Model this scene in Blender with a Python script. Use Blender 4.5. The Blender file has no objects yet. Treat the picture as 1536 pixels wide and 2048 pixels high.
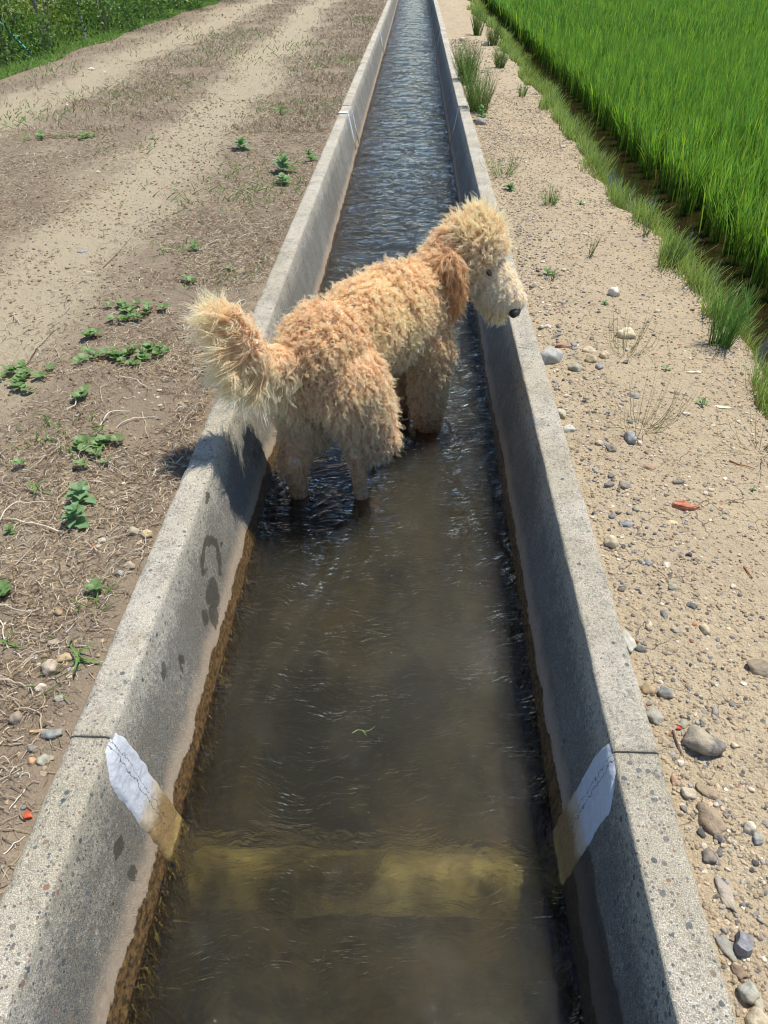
import bpy, math, random
import numpy as np
from mathutils import Vector, Matrix
from mathutils.bvhtree import BVHTree

S = bpy.context.scene
COL = S.collection
rng = np.random.default_rng(11)
random.seed(5)

# ---------------------------------------------------------------- camera
CAM_H = 1.3
PITCH = math.radians(37.03)
YAW = math.atan(66 / math.hypot(1160, 1538))
cd = bpy.data.cameras.new('camera')
cam = bpy.data.objects.new('camera', cd)
COL.objects.link(cam)
cam.location = (0, 0, CAM_H)
cam.rotation_euler = (math.pi / 2 - PITCH, 0, YAW)
cd.sensor_fit = 'VERTICAL'
cd.sensor_height = 24.0
cd.lens = 24.0 * 1538 / 2048
cd.clip_start = 0.02
cd.clip_end = 800
S.camera = cam

# ---------------------------------------------------------------- world and sun
SUN = Vector((0.29, 0.20, 0.93)).normalized()
W = bpy.data.worlds.new('World')
S.world = W
W.use_nodes = True
wn = W.node_tree
sky = wn.nodes.new('ShaderNodeTexSky')
sky.sky_type = 'NISHITA'
sky.sun_disc = False
sky.sun_elevation = math.asin(SUN.z)
sky.sun_rotation = math.atan2(SUN.x, SUN.y)
sky.air_density = 0.8
sky.dust_density = 0.0
sky.ozone_density = 2.8
wn.links.new(sky.outputs[0], wn.nodes['Background'].inputs[0])
wn.nodes['Background'].inputs[1].default_value = 0.15
sl = bpy.data.lights.new('sun', 'SUN')
sl.energy = 5.0
sl.angle = math.radians(0.53)
sl.color = (1.0, 0.955, 0.88)
so = bpy.data.objects.new('sun', sl)
COL.objects.link(so)
so.rotation_euler = SUN.to_track_quat('Z', 'Y').to_euler()
so.location = SUN * 20
S.view_settings.view_transform = 'Standard'
S.view_settings.look = 'None'
S.view_settings.exposure = 0.24
S.view_settings.gamma = 1.0
S.render.engine = 'CYCLES'
cy = S.cycles
cy.use_denoising = True
try:
    cy.denoiser = 'OPENIMAGEDENOISE'
except Exception:
    pass
cy.max_bounces = 10
cy.transparent_max_bounces = 24
cy.diffuse_bounces = 4
cy.glossy_bounces = 4
cy.transmission_bounces = 6
cy.volume_bounces = 2
cy.sample_clamp_indirect = 6
cy.pixel_filter_type = 'BLACKMAN_HARRIS'
cy.filter_width = 1.15
cy.caustics_reflective = False
cy.caustics_refractive = False

# ---------------------------------------------------------------- small tools
def tag(o, label=None, cat=None, group=None, kind=None):
    if label: o['label'] = label
    if cat: o['category'] = cat
    if group: o['group'] = group
    if kind: o['kind'] = kind
    return o

def empty(name, loc):
    o = bpy.data.objects.new(name, None)
    o.empty_display_size = 0.05
    COL.objects.link(o)
    o.location = loc
    return o

def mesh_from(name, v, f, mats=(), smooth=False, mi=None):
    """v (n,3) array; f either (m,k) array or list"""
    me = bpy.data.meshes.new(name)
    v = np.asarray(v, np.float32)
    if isinstance(f, np.ndarray):
        m, k = f.shape
        me.vertices.add(len(v)); me.vertices.foreach_set('co', v.ravel())
        me.loops.add(m * k); me.loops.foreach_set('vertex_index', f.astype(np.int32).ravel())
        me.polygons.add(m)
        me.polygons.foreach_set('loop_start', np.arange(0, m * k, k, dtype=np.int32))
        me.update(calc_edges=True)
    else:
        me.from_pydata(v.tolist(), [], f)
    for m_ in mats: me.materials.append(m_)
    if mi is not None: me.polygons.foreach_set('material_index', np.asarray(mi, np.int32))
    me.polygons.foreach_set('use_smooth', np.full(len(me.polygons), bool(smooth)))
    me.update()
    return me

def link(name, me, parent=None, loc=None):
    o = bpy.data.objects.new(name, me)
    COL.objects.link(o)
    if parent is not None: o.parent = parent
    if loc is not None: o.location = loc
    return o

def point_color(me, cols, name='tint'):
    a = me.attributes.new(name, 'FLOAT_COLOR', 'POINT')
    c = np.ones((len(cols), 4), np.float32); c[:, :3] = cols
    a.data.foreach_set('color', c.ravel())

def curves_obj(name, P, R, cols, mat, parent=None):
    """P (n,k,3) strands, R (n,k) radius, cols (n,3)"""
    n, k, _ = P.shape
    cu = bpy.data.hair_curves.new(name)
    cu.add_curves([k] * n)
    cu.attributes['position'].data.foreach_set('vector', np.ascontiguousarray(P, dtype=np.float32).ravel())
    ra = cu.attributes.get('radius') or cu.attributes.new('radius', 'FLOAT', 'POINT')
    ra.data.foreach_set('value', np.ascontiguousarray(R, dtype=np.float32).ravel())
    a = cu.attributes.new('tint', 'FLOAT_COLOR', 'POINT')
    c = np.ones((n, k, 4), np.float32)
    c[..., :3] = cols if cols.ndim == 3 else cols[:, None, :]
    a.data.foreach_set('color', c.ravel())
    cu.materials.append(mat)
    o = bpy.data.objects.new(name, cu)
    COL.objects.link(o)
    if parent is not None: o.parent = parent
    return o

def _hash(ix, iy, s):
    h = (ix.astype(np.int64) * 374761393 + iy.astype(np.int64) * 668265263 + s * 974634777) & 0xffffffff
    h = ((h ^ (h >> 13)) * 1274126177) & 0xffffffff
    return ((h ^ (h >> 16)) & 0xffff) / 65535.0

def vnoise(x, y, s=0):
    x = np.asarray(x, float); y = np.asarray(y, float)
    ix = np.floor(x); iy = np.floor(y); fx = x - ix; fy = y - iy
    ix = ix.astype(np.int64); iy = iy.astype(np.int64)
    fx = fx * fx * (3 - 2 * fx); fy = fy * fy * (3 - 2 * fy)
    a = _hash(ix, iy, s); b = _hash(ix + 1, iy, s); c = _hash(ix, iy + 1, s); d = _hash(ix + 1, iy + 1, s)
    return (a + (b - a) * fx + (c - a) * fy + (a - b - c + d) * fx * fy) * 2 - 1

def fbm(x, y, s=0, o=4):
    t = 0; amp = 1.; n = 0
    for i in range(o):
        t = t + amp * vnoise(x * 2 ** i, y * 2 ** i, s + i * 17); n += amp; amp *= .5
    return t / n

# ---------------------------------------------------------------- node helper
class Mat:
    def __init__(self, name):
        self.m = bpy.data.materials.new(name); self.m.use_nodes = True
        self.t = self.m.node_tree; self.t.nodes.clear()
        self.out = self.N('ShaderNodeOutputMaterial')
    def N(self, typ, ins=None, **kw):
        n = self.t.nodes.new(typ)
        for k, v in kw.items(): setattr(n, k, v)
        for k, v in (ins or {}).items(): self.set(n, k, v)
        return n
    def set(self, n, k, v):
        s = n.inputs[k]
        if isinstance(v, bpy.types.NodeSocket): self.t.links.new(v, s)
        elif isinstance(v, bpy.types.Node): self.t.links.new(v.outputs[0], s)
        else:
            if hasattr(s.default_value, '__len__') and not hasattr(v, '__len__'): v = [v] * len(s.default_value)
            if hasattr(s.default_value, '__len__') and len(s.default_value) == 4 and len(v) == 3: v = (*v, 1)
            s.default_value = v
    def pos(self):
        return self.N('ShaderNodeNewGeometry').outputs['Position']
    def noise(self, vec, scale, detail=3, rough=.55, dist=0.0):
        return self.N('ShaderNodeTexNoise', {'Vector': vec, 'Scale': scale, 'Detail': detail, 'Roughness': rough, 'Distortion': dist}).outputs['Fac']
    def scalev(self, vec, s):
        return self.N('ShaderNodeVectorMath', {0: vec, 1: s}, operation='MULTIPLY').outputs[0]
    def math(self, op, a, b=0.0, c=0.0, clamp=False):
        return self.N('ShaderNodeMath', {0: a, 1: b, 2: c}, operation=op, use_clamp=clamp).outputs[0]
    def rng(self, v, a, b, c=0.0, d=1.0, smooth=True):
        n = self.N('ShaderNodeMapRange', {'Value': v, 'From Min': a, 'From Max': b, 'To Min': c, 'To Max': d})
        n.interpolation_type = 'SMOOTHSTEP' if smooth else 'LINEAR'
        return n.outputs[0]
    def mix(self, f, a, b, mode='MIX'):
        n = self.N('ShaderNodeMix', data_type='RGBA', blend_type=mode)
        self.set(n, 0, f); self.set(n, 6, a); self.set(n, 7, b)
        return n.outputs[2]
    def ramp(self, v, stops):
        n = self.N('ShaderNodeValToRGB', {0: v})
        e = n.color_ramp.elements
        while len(e) < len(stops): e.new(0.5)
        for x, (p, c) in zip(e, stops): x.position = p; x.color = (*c, 1)
        return n.outputs[0]
    def sep(self, v):
        return self.N('ShaderNodeSeparateXYZ', {0: v}).outputs
    def bump(self, h, dist, strength=1.0, normal=None):
        n = self.N('ShaderNodeBump', {'Height': h, 'Distance': dist, 'Strength': strength})
        if normal is not None: self.set(n, 'Normal', normal)
        return n.outputs[0]
    def principled(self, **kw):
        n = self.N('ShaderNodeBsdfPrincipled')
        for k, v in kw.items(): self.set(n, k.replace('_', ' '), v)
        return n
    def finish(self, sh):
        self.t.links.new(sh.outputs[0] if isinstance(sh, bpy.types.Node) else sh, self.out.inputs[0]); return self.m

# ---------------------------------------------------------------- materials
def concrete(name, agg):
    M = Mat(name); P = M.pos(); x, y, z = M.sep(P)
    nz = M.sep(M.N('ShaderNodeNewGeometry').outputs['Normal'])[2]
    top = M.rng(nz, .55, .9)
    grain = M.noise(P, 420, 2, .7)
    g2 = M.noise(P, 120, 3, .65)
    big = M.noise(P, 5, 4, .6)
    mid = M.noise(P, 24, 4, .6)
    grain = M.rng(grain, .30, .70)
    light = M.mix(grain, (.33, .30, .235), (.78, .71, .57))
    dark = M.mix(grain, (.075, .072, .062), (.30, .29, .25))
    d = M.math('ADD', M.math('MULTIPLY', g2, .9), M.math('ADD', M.math('MULTIPLY', big, .55), M.math('MULTIPLY', mid, .45)))
    cover_top = M.rng(d, .84 + (.04 if agg else 0), 1.25)
    # the sheltered inner faces carry more dark lichen and grime than the trodden top
    crest = M.rng(z, -.13, -.004, 0, .34)
    cover_side = M.rng(M.math('SUBTRACT', d, crest), .52, .98)
    cov = M.N('ShaderNodeMix', {0: top, 2: cover_side, 3: cover_top}).outputs[0]
    col = M.mix(M.math('MULTIPLY', cov, .85), light, dark)
    # runs down the inner face
    sv = M.scalev(P, (1, 28, 2.2))
    streak = M.rng(M.noise(sv, 3.2, 4, .6), .5, .68)
    streak = M.math('MULTIPLY', streak, M.math('SUBTRACT', 1.0, top))
    streak = M.math('MULTIPLY', streak, M.rng(y, 1.6, 4.0, .1, .75))
    col = M.mix(M.math('MULTIPLY', streak, .55), col, (.50, .49, .45))
    blot = M.noise(P, 1.9, 5, .62)
    col = M.mix(M.rng(blot, .36, .64), M.mix(1.0, col, (.84, .82, .76), 'MULTIPLY'), col)
    rust = M.math('MULTIPLY', M.rng(M.noise(P, 7, 4, .6), .60, .72), .35)
    col = M.mix(rust, col, (.34, .25, .15))
    # aggregate showing through
    for sc, th, dens in ((62, .34, .80 if agg else .93), (130, .36, .70 if agg else .86)):
        v = M.N('ShaderNodeTexVoronoi', {'Vector': P, 'Scale': sc, 'Randomness': 1.0})
        c = M.sep(v.outputs['Color'])
        m = M.math('MULTIPLY', M.math('LESS_THAN', M.math('ADD', v.outputs['Distance'], M.math('MULTIPLY', M.math('SUBTRACT', g2, .5), .25)), th),
                   M.math('GREATER_THAN', c[0], dens))
        pc = M.ramp(c[1], [(0, (.07, .085, .10)), (.45, (.16, .17, .17)), (.7, (.24, .20, .15)), (.85, (.30, .13, .08)), (1, (.42, .38, .3))])
        col = M.mix(M.math('MULTIPLY', m, .85), col, pc)
    # water line: brown algae below, pale lime crust above
    wob = M.math('MULTIPLY', M.math('SUBTRACT', M.noise(M.scalev(P, (1, 1, .4)), 7, 5, .65), .5), .085)
    wob2 = M.math('MULTIPLY', M.math('SUBTRACT', M.noise(P, 70, 5, .7), .5), .030)
    zz = M.math('ADD', z, M.math('ADD', wob, wob2))
    inner = M.math('MULTIPLY', M.math('GREATER_THAN', x, -.60), M.math('LESS_THAN', x, .44))
    sh = M.rng(y, 2.0, 3.4, .0, .036)
    za = M.math('ADD', zz, sh)
    lime = M.math('MULTIPLY', M.math('MULTIPLY', M.rng(za, -.215, -.275), inner), .85)
    col = M.mix(lime, col, M.mix(M.noise(P, 90, 3), (.42, .31, .20), (.66, .53, .38)))
    alg = M.math('MULTIPLY', M.rng(za, -.290, -.296), inner)
    algc = M.mix(M.rng(M.noise(P, 75, 5, .75), .36, .66), (.040, .025, .010), (.27, .155, .052))
    col = M.mix(alg, col, algc)
    # dark wet band climbing the near right wall and damp splashes on the left wall by the dog
    wet = M.math('MULTIPLY', M.math('MULTIPLY', M.rng(M.math('ADD', z, M.math('MULTIPLY', wob, 1.0)), -.185, -.20), M.rng(y, .90, .86)), M.rng(x, .3, .32))
    col = M.mix(M.math('MULTIPLY', wet, .75), col, (.035, .032, .022))
    wn_ = M.N('ShaderNodeTexNoise', {'Vector': P, 'Scale': 26.0, 'Detail': 4.0, 'Roughness': .6}).outputs['Color']
    wy = M.math('ADD', y, M.math('MULTIPLY', M.math('SUBTRACT', M.sep(wn_)[0], .5), .075))
    wz = M.math('ADD', z, M.math('MULTIPLY', M.math('SUBTRACT', M.sep(wn_)[1], .5), .060))
    def ell(cy_, cz_, ry, rz):
        a_ = M.math('POWER', M.math('ABSOLUTE', M.math('DIVIDE', M.math('SUBTRACT', wy, cy_), ry)), 2.0)
        b2 = M.math('POWER', M.math('ABSOLUTE', M.math('DIVIDE', M.math('SUBTRACT', wz, cz_), rz)), 2.0)
        return M.math('SQRT', M.math('ADD', a_, b2))
    ring = M.rng(M.math('ABSOLUTE', M.math('SUBTRACT', ell(1.665, -.150, .068, .056), 1.0)), .27, .21)
    ring = M.math('MULTIPLY', ring, M.rng(M.math('ADD', M.math('MULTIPLY', wz, -1.0), M.math('MULTIPLY', wy, -.6)), -.81, -.83))
    spl = ring
    for e_ in ((1.590, -.205, .052, .040), (1.545, -.245, .030, .035), (1.500, -.205, .026, .018), (1.69, -.205, .016, .012), (1.815, -.030, .030, .014), (1.78, -.17, .014, .008), (1.30, -.16, .018, .018), (2.31, -.20, .020, .016), (.80, -.15, .016, .022), (.79, -.225, .012, .022), (.885, -.08, .010, .008), (1.21, -.10, .02, .012)):
        spl = M.math('MAXIMUM', spl, M.rng(ell(*e_), 1.05, .93))
    spl = M.math('MULTIPLY', spl, M.rng(x, -.4, -.5))
    col = M.mix(M.math('MULTIPLY', spl, .72), col, (.05, .045, .03))
    wetall = M.math('MAXIMUM', M.math('MAXIMUM', alg, wet), spl)
    h = M.math('ADD', M.math('MULTIPLY', grain, .5), M.math('ADD', g2, M.math('MULTIPLY', M.noise(P, 45, 3), 1.2)))
    rough = M.rng(wetall, 0, 1, .92, .42, False)
    b = M.principled(Base_Color=col, Roughness=rough, Normal=M.bump(h, .0042 if agg else .0034, .9))
    b.inputs['Specular IOR Level'].default_value = .35
    return M.finish(b)

def plain(name, c1, c2, scale, rough=.85, bump=.002, detail=4, spec=.3, attr=False, trans=0.0, c3=None):
    M = Mat(name); P = M.pos()
    n = M.noise(P, scale, detail, .6)
    col = M.mix(M.rng(n, .3, .7), c1, c2)
    if c3 is not None: col = M.mix(M.rng(M.noise(P, scale * .23, 3), .5, .62), col, c3)
    if attr:
        a = M.N('ShaderNodeAttribute', attribute_name='tint').outputs['Color']
        col = M.mix(1.0, col, a, 'MULTIPLY')
    b = M.principled(Base_Color=col, Roughness=rough, Normal=M.bump(n, bump, .8))
    b.inputs['Specular IOR Level'].default_value = spec
    if trans:
        t = M.N('ShaderNodeBsdfTranslucent', {'Color': M.mix(1.0, col, (1.3, 1.5, .6), 'MULTIPLY')})
        return M.finish(M.N('ShaderNodeMixShader', {0: trans, 1: b.outputs[0], 2: t.outputs[0]}))
    return M.finish(b)

def attr_mat(name, rough=.6, spec=.3, trans=0.0, tmul=(1.2, 1.35, .6)):
    M = Mat(name)
    a = M.N('ShaderNodeAttribute', attribute_name='tint').outputs['Color']
    b = M.principled(Base_Color=a, Roughness=rough)
    b.inputs['Specular IOR Level'].default_value = spec
    if trans:
        t = M.N('ShaderNodeBsdfTranslucent', {'Color': M.mix(1.0, a, tmul, 'MULTIPLY')})
        return M.finish(M.N('ShaderNodeMixShader', {0: trans, 1: b.outputs[0], 2: t.outputs[0]}))
    return M.finish(b)

def sand_mat():
    M = Mat('sandy soil'); P = M.pos(); x, y, z = M.sep(P)
    n1 = M.noise(P, 220, 3, .7); n2 = M.noise(P, 3.0, 4, .6); n3 = M.noise(P, 38, 4, .65)
    col = M.mix(n1, (.31, .24, .148), (.65, .525, .345))
    col = M.mix(M.math('MULTIPLY', M.rng(n2, .4, .65), .35), col, (.37, .29, .19))
    col = M.mix(M.math('MULTIPLY', M.rng(n3, .56, .70), .5), col, (.20, .145, .09))
    # hairline drying cracks
    wv = M.N('ShaderNodeVectorMath', {0: P, 1: M.N('ShaderNodeTexNoise', {'Vector': P, 'Scale': 30.0, 'Detail': 3.0}).outputs['Color']}, operation='MULTIPLY_ADD')
    wv.inputs[2].default_value = (0, 0, 0)
    warp = M.N('ShaderNodeVectorMath', {0: P, 1: M.scalev(M.N('ShaderNodeTexNoise', {'Vector': P, 'Scale': 22.0, 'Detail': 3.0}).outputs['Color'], (.035, .035, .035))}, operation='ADD').outputs[0]
    v = M.N('ShaderNodeTexVoronoi', {'Vector': warp, 'Scale': 8.5}, feature='DISTANCE_TO_EDGE').outputs[0]
    ck = M.math('MULTIPLY', M.math('LESS_THAN', v, .008), M.rng(M.noise(P, 2.6, 2), .48, .58))
    col = M.mix(M.math('MULTIPLY', ck, .8), col, (.11, .08, .05))
    h = M.math('ADD', M.math('MULTIPLY', n3, 1.4), M.math('ADD', M.math('MULTIPLY', n1, .35), M.math('MULTIPLY', M.noise(P, 95, 3, .7), .9)))
    h = M.math('SUBTRACT', h, M.math('MULTIPLY', ck, 1.2))
    b = M.principled(Base_Color=col, Roughness=.95, Normal=M.bump(h, .013, .95))
    b.inputs['Specular IOR Level'].default_value = .15
    return M.finish(b)

def dirt_mat():
    M = Mat('dry track soil'); P = M.pos(); x, y, z = M.sep(P)
    n1 = M.noise(P, 160, 3, .7); n2 = M.noise(M.scalev(P, (1, .45, 1)), 2.4, 5, .65); n3 = M.noise(P, 22, 5, .68)
    c_sand = M.mix(n1, (.285, .235, .155), (.47, .395, .27))
    c_dark = M.mix(n1, (.14, .105, .072), (.33, .26, .18))
    a = M.N('ShaderNodeAttribute', attribute_name='tint').outputs['Color']
    bare = M.sep(a)[0]
    f = M.math('ADD', M.math('MULTIPLY', bare, .62), M.math('ADD', M.math('MULTIPLY', n3, .5), M.math('SUBTRACT', n2, .58)), clamp=True)
    col = M.mix(M.rng(f, .12, .62), c_dark, c_sand)
    h = M.math('ADD', M.math('MULTIPLY', n3, 1.6), M.math('ADD', M.math('MULTIPLY', n1, .4), M.noise(P, 70, 3, .7)))
    b = M.principled(Base_Color=col, Roughness=.95, Normal=M.bump(h, .012, .9))
    b.inputs['Specular IOR Level'].default_value = .15
    return M.finish(b)

def water_mat():
    M = Mat('flowing canal water'); P = M.pos(); x, y, z = M.sep(P)
    wp = M.N('ShaderNodeVectorMath', {0: P, 1: M.scalev(M.N('ShaderNodeTexNoise', {'Vector': P, 'Scale': 5.0, 'Detail': 2.0}).outputs['Color'], (.16, .16, 0))}, operation='ADD').outputs[0]
    a = M.noise(M.scalev(wp, (1.5, 1.0, 1)), 9, 3, .5, .5)
    # ripple trains running diagonally off the walls
    rv = M.N('ShaderNodeMapping', {'Vector': wp, 'Rotation': (0, 0, .6), 'Scale': (1.0, 3.2, 1)}).outputs[0]
    rv2 = M.N('ShaderNodeMapping', {'Vector': wp, 'Rotation': (0, 0, -.75), 'Scale': (1.0, 3.4, 1)}).outputs[0]
    r1 = M.noise(rv, 24, 3, .5, .4); r2 = M.noise(rv2, 19, 3, .5, .4)
    patch = M.rng(M.noise(P, 3.6, 2), .36, .66, .55, 1.0)
    patch2 = M.rng(M.noise(P, 5.1, 2), .60, .36, .5, 1.0)
    cap = M.noise(M.scalev(wp, (1.3, 1.3, 1)), 62, 2, .5, .4)
    h = M.math('ADD', M.math('MULTIPLY', a, .75), M.math('ADD', M.math('MULTIPLY', M.math('MULTIPLY', r1, patch), .62), M.math('MULTIPLY', M.math('MULTIPLY', r2, patch2), .52)))
    h = M.math('ADD', h, M.math('MULTIPLY', M.math('MULTIPLY', cap, patch), .07))
    dist = M.rng(y, .6, 1.7, .036, .025)
    nrm = M.bump(h, dist, 1.0)
    fr = M.N('ShaderNodeFresnel', {'IOR': 1.333, 'Normal': nrm})
    gl = M.N('ShaderNodeBsdfGlossy', {'Color': (1, 1, 1, 1), 'Roughness': .03, 'Normal': nrm})
    tr = M.N('ShaderNodeBsdfTransparent', {'Color': (.93, .94, .90, 1)})
    rf = M.N('ShaderNodeBsdfRefraction', {'Color': (.95, .96, .93, 1), 'Roughness': .0, 'IOR': 1.333, 'Normal': nrm})
    body = M.N('ShaderNodeMixShader', {0: .5, 1: tr.outputs[0], 2: rf.outputs[0]})
    mx = M.N('ShaderNodeMixShader', {0: fr.outputs[0], 1: body.outputs[0], 2: gl.outputs[0]})
    vol = M.N('ShaderNodeVolumePrincipled')
    vol.inputs['Color'].default_value = (.165, .155, .112, 1)
    vol.inputs['Absorption Color'].default_value = (0, 0, 0, 1)
    vol.inputs['Density'].default_value = 5.6
    vol.inputs['Anisotropy'].default_value = 0.0
    M.t.links.new(vol.outputs[0], M.out.inputs[1])
    return M.finish(mx)

def fur_mat():
    M = Mat('curly coat')
    a = M.N('ShaderNodeAttribute', attribute_name='tint').outputs['Color']
    b = M.principled(Base_Color=a, Roughness=.48)
    b.inputs['Specular IOR Level'].default_value = .45
    t = M.N('ShaderNodeBsdfTranslucent', {'Color': M.mix(1.0, a, (1.05, .95, .85), 'MULTIPLY')})
    return M.finish(M.N('ShaderNodeMixShader', {0: .38, 1: b.outputs[0], 2: t.outputs[0]}))

def patch_mat():
    M = Mat('white mortar patch'); P = M.pos(); x, y, z = M.sep(P)
    col = M.mix(M.noise(P, 70, 4), (.46, .48, .50), (.66, .67, .68))
    zz = M.math('ADD', z, M.math('MULTIPLY', M.math('SUBTRACT', M.noise(P, 30, 4, .6), .5), .06))
    col = M.mix(M.math('MULTIPLY', M.rng(zz, -.17, -.215), .85), col, (.50, .40, .24))
    col = M.mix(M.math('MULTIPLY', M.rng(zz, -.215, -.26), .9), col, M.mix(M.noise(P, 160, 4, .7), (.07, .035, .01), (.42, .26, .08)))
    col = M.mix(M.rng(zz, -.315, -.345), col, M.mix(M.noise(P, 40, 4), (.20, .13, .045), (.48, .35, .12)))
    # cracks running down the patch
    w = M.math('MULTIPLY', M.math('SUBTRACT', M.noise(P, 42, 5, .6), .5), .040)
    yy = M.math('ADD', y, w)
    c1 = M.math('LESS_THAN', M.math('ABSOLUTE', M.math('SUBTRACT', yy, .932)), .0010)
    c2 = M.math('LESS_THAN', M.math('ABSOLUTE', M.math('SUBTRACT', yy, .947)), .0008)
    ck = M.math('MULTIPLY', M.math('MAXIMUM', c1, c2), M.math('GREATER_THAN', z, -.29))
    col = M.mix(M.math('MULTIPLY', ck, .85), col, (.10, .09, .07))
    h = M.math('SUBTRACT', M.math('ADD', M.noise(P, 60, 4), M.math('MULTIPLY', M.noise(P, 250, 2), .2)), M.math('MULTIPLY', ck, .8))
    return M.finish(M.principled(Base_Color=col, Roughness=.7, Normal=M.bump(h, .004, .8)))

M_CONC = concrete('weathered concrete', False)
M_CONC_N = concrete('weathered concrete with exposed gravel', True)
M_SAND = sand_mat(); M_DIRT = dirt_mat(); M_WATER = water_mat(); M_FUR = fur_mat(); M_PATCH = patch_mat()
M_BED = plain('silty canal bed', (.09, .065, .028), (.38, .27, .11), 11, .9, .006, 5, c3=(.04, .032, .016))
M_SILL = plain('algae covered joint collar', (.50, .37, .10), (.97, .76, .22), 18, .9, .006, 6, c3=(.20, .145, .05))
M_SKIN = plain('dog skin and undercoat', (.50, .36, .22), (.66, .50, .34), 60, .8, .002)
M_NOSE = plain('wet black nose', (.012, .010, .010), (.045, .040, .038), 260, .5, .0016, spec=.6)
M_LID = plain('dark eyelid skin', (.10, .06, .04), (.22, .14, .09), 60, .7, .001)
M_EYE = plain('dark eye', (.008, .005, .003), (.02, .012, .008), 30, .12, .0001, spec=.6)
def stone_mat():
    M = Mat('pebble surface'); P = M.pos()
    n = M.noise(P, 75, 4, .6)
    a = M.N('ShaderNodeAttribute', attribute_name='tint').outputs['Color']
    col = M.mix(1.0, M.mix(M.rng(n, .3, .7), (.72, .72, .72), (1.18, 1.15, 1.1)), a, 'MULTIPLY')
    col = M.mix(M.math('MULTIPLY', M.rng(M.noise(P, 38, 4, .65), .42, .68), .62), col, (.40, .31, .20))
    b = M.principled(Base_Color=col, Roughness=.85, Normal=M.bump(M.math('ADD', n, M.noise(P, 260, 2)), .0022, .8))
    b.inputs['Specular IOR Level'].default_value = .25
    return M.finish(b)
M_STONE = stone_mat()
M_STRAW = attr_mat('dead straw', .75, .2, .12, (1.1, 1.0, .8))
M_LEAF = attr_mat('weed leaves', .5, .4, .3)
M_RICE = attr_mat('rice blades', .42, .45, .45)
M_GRASS = attr_mat('green stems', .6, .25, .25)
M_BARK = plain('thin grey bark', (.16, .13, .10), (.34, .30, .25), 60, .9, .004)
M_TEAL = plain('teal plastic coated pole', (.02, .27, .27), (.04, .36, .35), 20, .4, .0005)
M_GREYPOST = plain('grey post paint', (.38, .39, .40), (.46, .47, .48), 20, .5, .0005)
M_PADDY = None

# ---------------------------------------------------------------- terrain
def grid_mesh(name, xs, ys, zf, mats, smooth=True, tint=None):
    X, Y = np.meshgrid(xs, ys)
    Z = zf(X, Y)
    v = np.stack([X, Y, Z], -1).reshape(-1, 3)
    nx = len(xs); ny = len(ys)
    i = np.arange(nx - 1)[None, :] + (np.arange(ny - 1) * nx)[:, None]
    f = np.stack([i, i + 1, i + 1 + nx, i + nx], -1).reshape(-1, 4)
    me = mesh_from(name, v, f, mats, smooth)
    if tint is not None: point_color(me, tint(X, Y).reshape(-1, 3))
    return me

def graded(a, b, near, k, lo):
    """coordinates from a to b with spacing lo at `near`, growing by factor k"""
    L = [near]; s = lo
    while L[-1] < b: L.append(min(b, L[-1] + s)); s *= k
    s = lo; R = [near]
    while R[-1] > a: R.append(max(a, R[-1] - s)); s *= k
    return np.array(sorted(set(R[1:] + L)))

def bareness(X, Y):
    w = .12 * vnoise(Y * .6, X * 0, 3)
    t1 = np.exp(-(((X + w) + 1.72 + .035 * np.maximum(Y - 5, 0)) / .34) ** 2)
    t2 = np.exp(-(((X + w) + 3.75) / .42) ** 2)
    return np.clip(t1 + t2 * .8, 0, 1)

EDGE_L = -4.75
def z_left(X, Y):
    edge = EDGE_L + .12 * vnoise(Y * .8, Y * 0, 9)
    z = -.035 + .012 * fbm(X * 3, Y * 3, 1) + .007 * fbm(X * 14, Y * 14, 5) + .004 * vnoise(X * 40, Y * 40, 8)
    z = z - .03 * bareness(X, Y)
    z = z + .015 * np.exp(-((X + .72) / .05) ** 2)
    d = np.clip((edge - X) / .9, 0, 1)
    z = z - .45 * d * d * (3 - 2 * d)
    return z

def sand_edge(Y):
    return 1.25 + .09 * vnoise(Y * .9, Y * 0, 31) + .04 * vnoise(Y * 4, Y * 0, 32) + .02 * vnoise(Y * 13, Y * 0, 34)

def z_right(X, Y):
    z = -.038 + .010 * fbm(X * 4, Y * 4, 21) + .006 * fbm(X * 16, Y * 16, 25) + .003 * vnoise(X * 45, Y * 45, 28)
    z = z + .012 * np.exp(-((X - .8) / .2) ** 2)
    d = np.clip((X - sand_edge(Y)) / .38, 0, 1)
    return z - .33 * d * d * (3 - 2 * d) - .02 * np.clip(X - 1.8, 0, 1)

ysn = np.concatenate([np.arange(-12, .2, 1.2), np.arange(.3, 7, .018), graded(7, 160, 7, 1.035, .03)])
ysn = np.unique(np.round(ysn, 4))
xl = np.unique(np.concatenate([-np.arange(.672, 2.6, .018), -np.arange(2.6, 6.2, .05), -graded(6.2, 90, 6.2, 1.25, .1)]))
me = grid_mesh('dirt_track', xl, ysn, z_left, [M_DIRT], True, lambda X, Y: np.stack([bareness(X, Y)] * 3, -1))
tag(link('dirt_track', me), kind='structure')
xr = np.unique(np.concatenate([np.arange(.512, 1.9, .016), graded(1.9, 90, 1.9, 1.25, .08)]))
me = grid_mesh('sandy_bank', xr, ysn, z_right, [M_SAND], True)
tag(link('sandy_bank', me), kind='structure')
# subsoil under everything
me = grid_mesh('ground', np.array([-400., 400.]), np.array([-400., 400.]), lambda X, Y: X * 0 - 1.2, [M_BED], False)
tag(link('ground', me), kind='structure')

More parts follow.
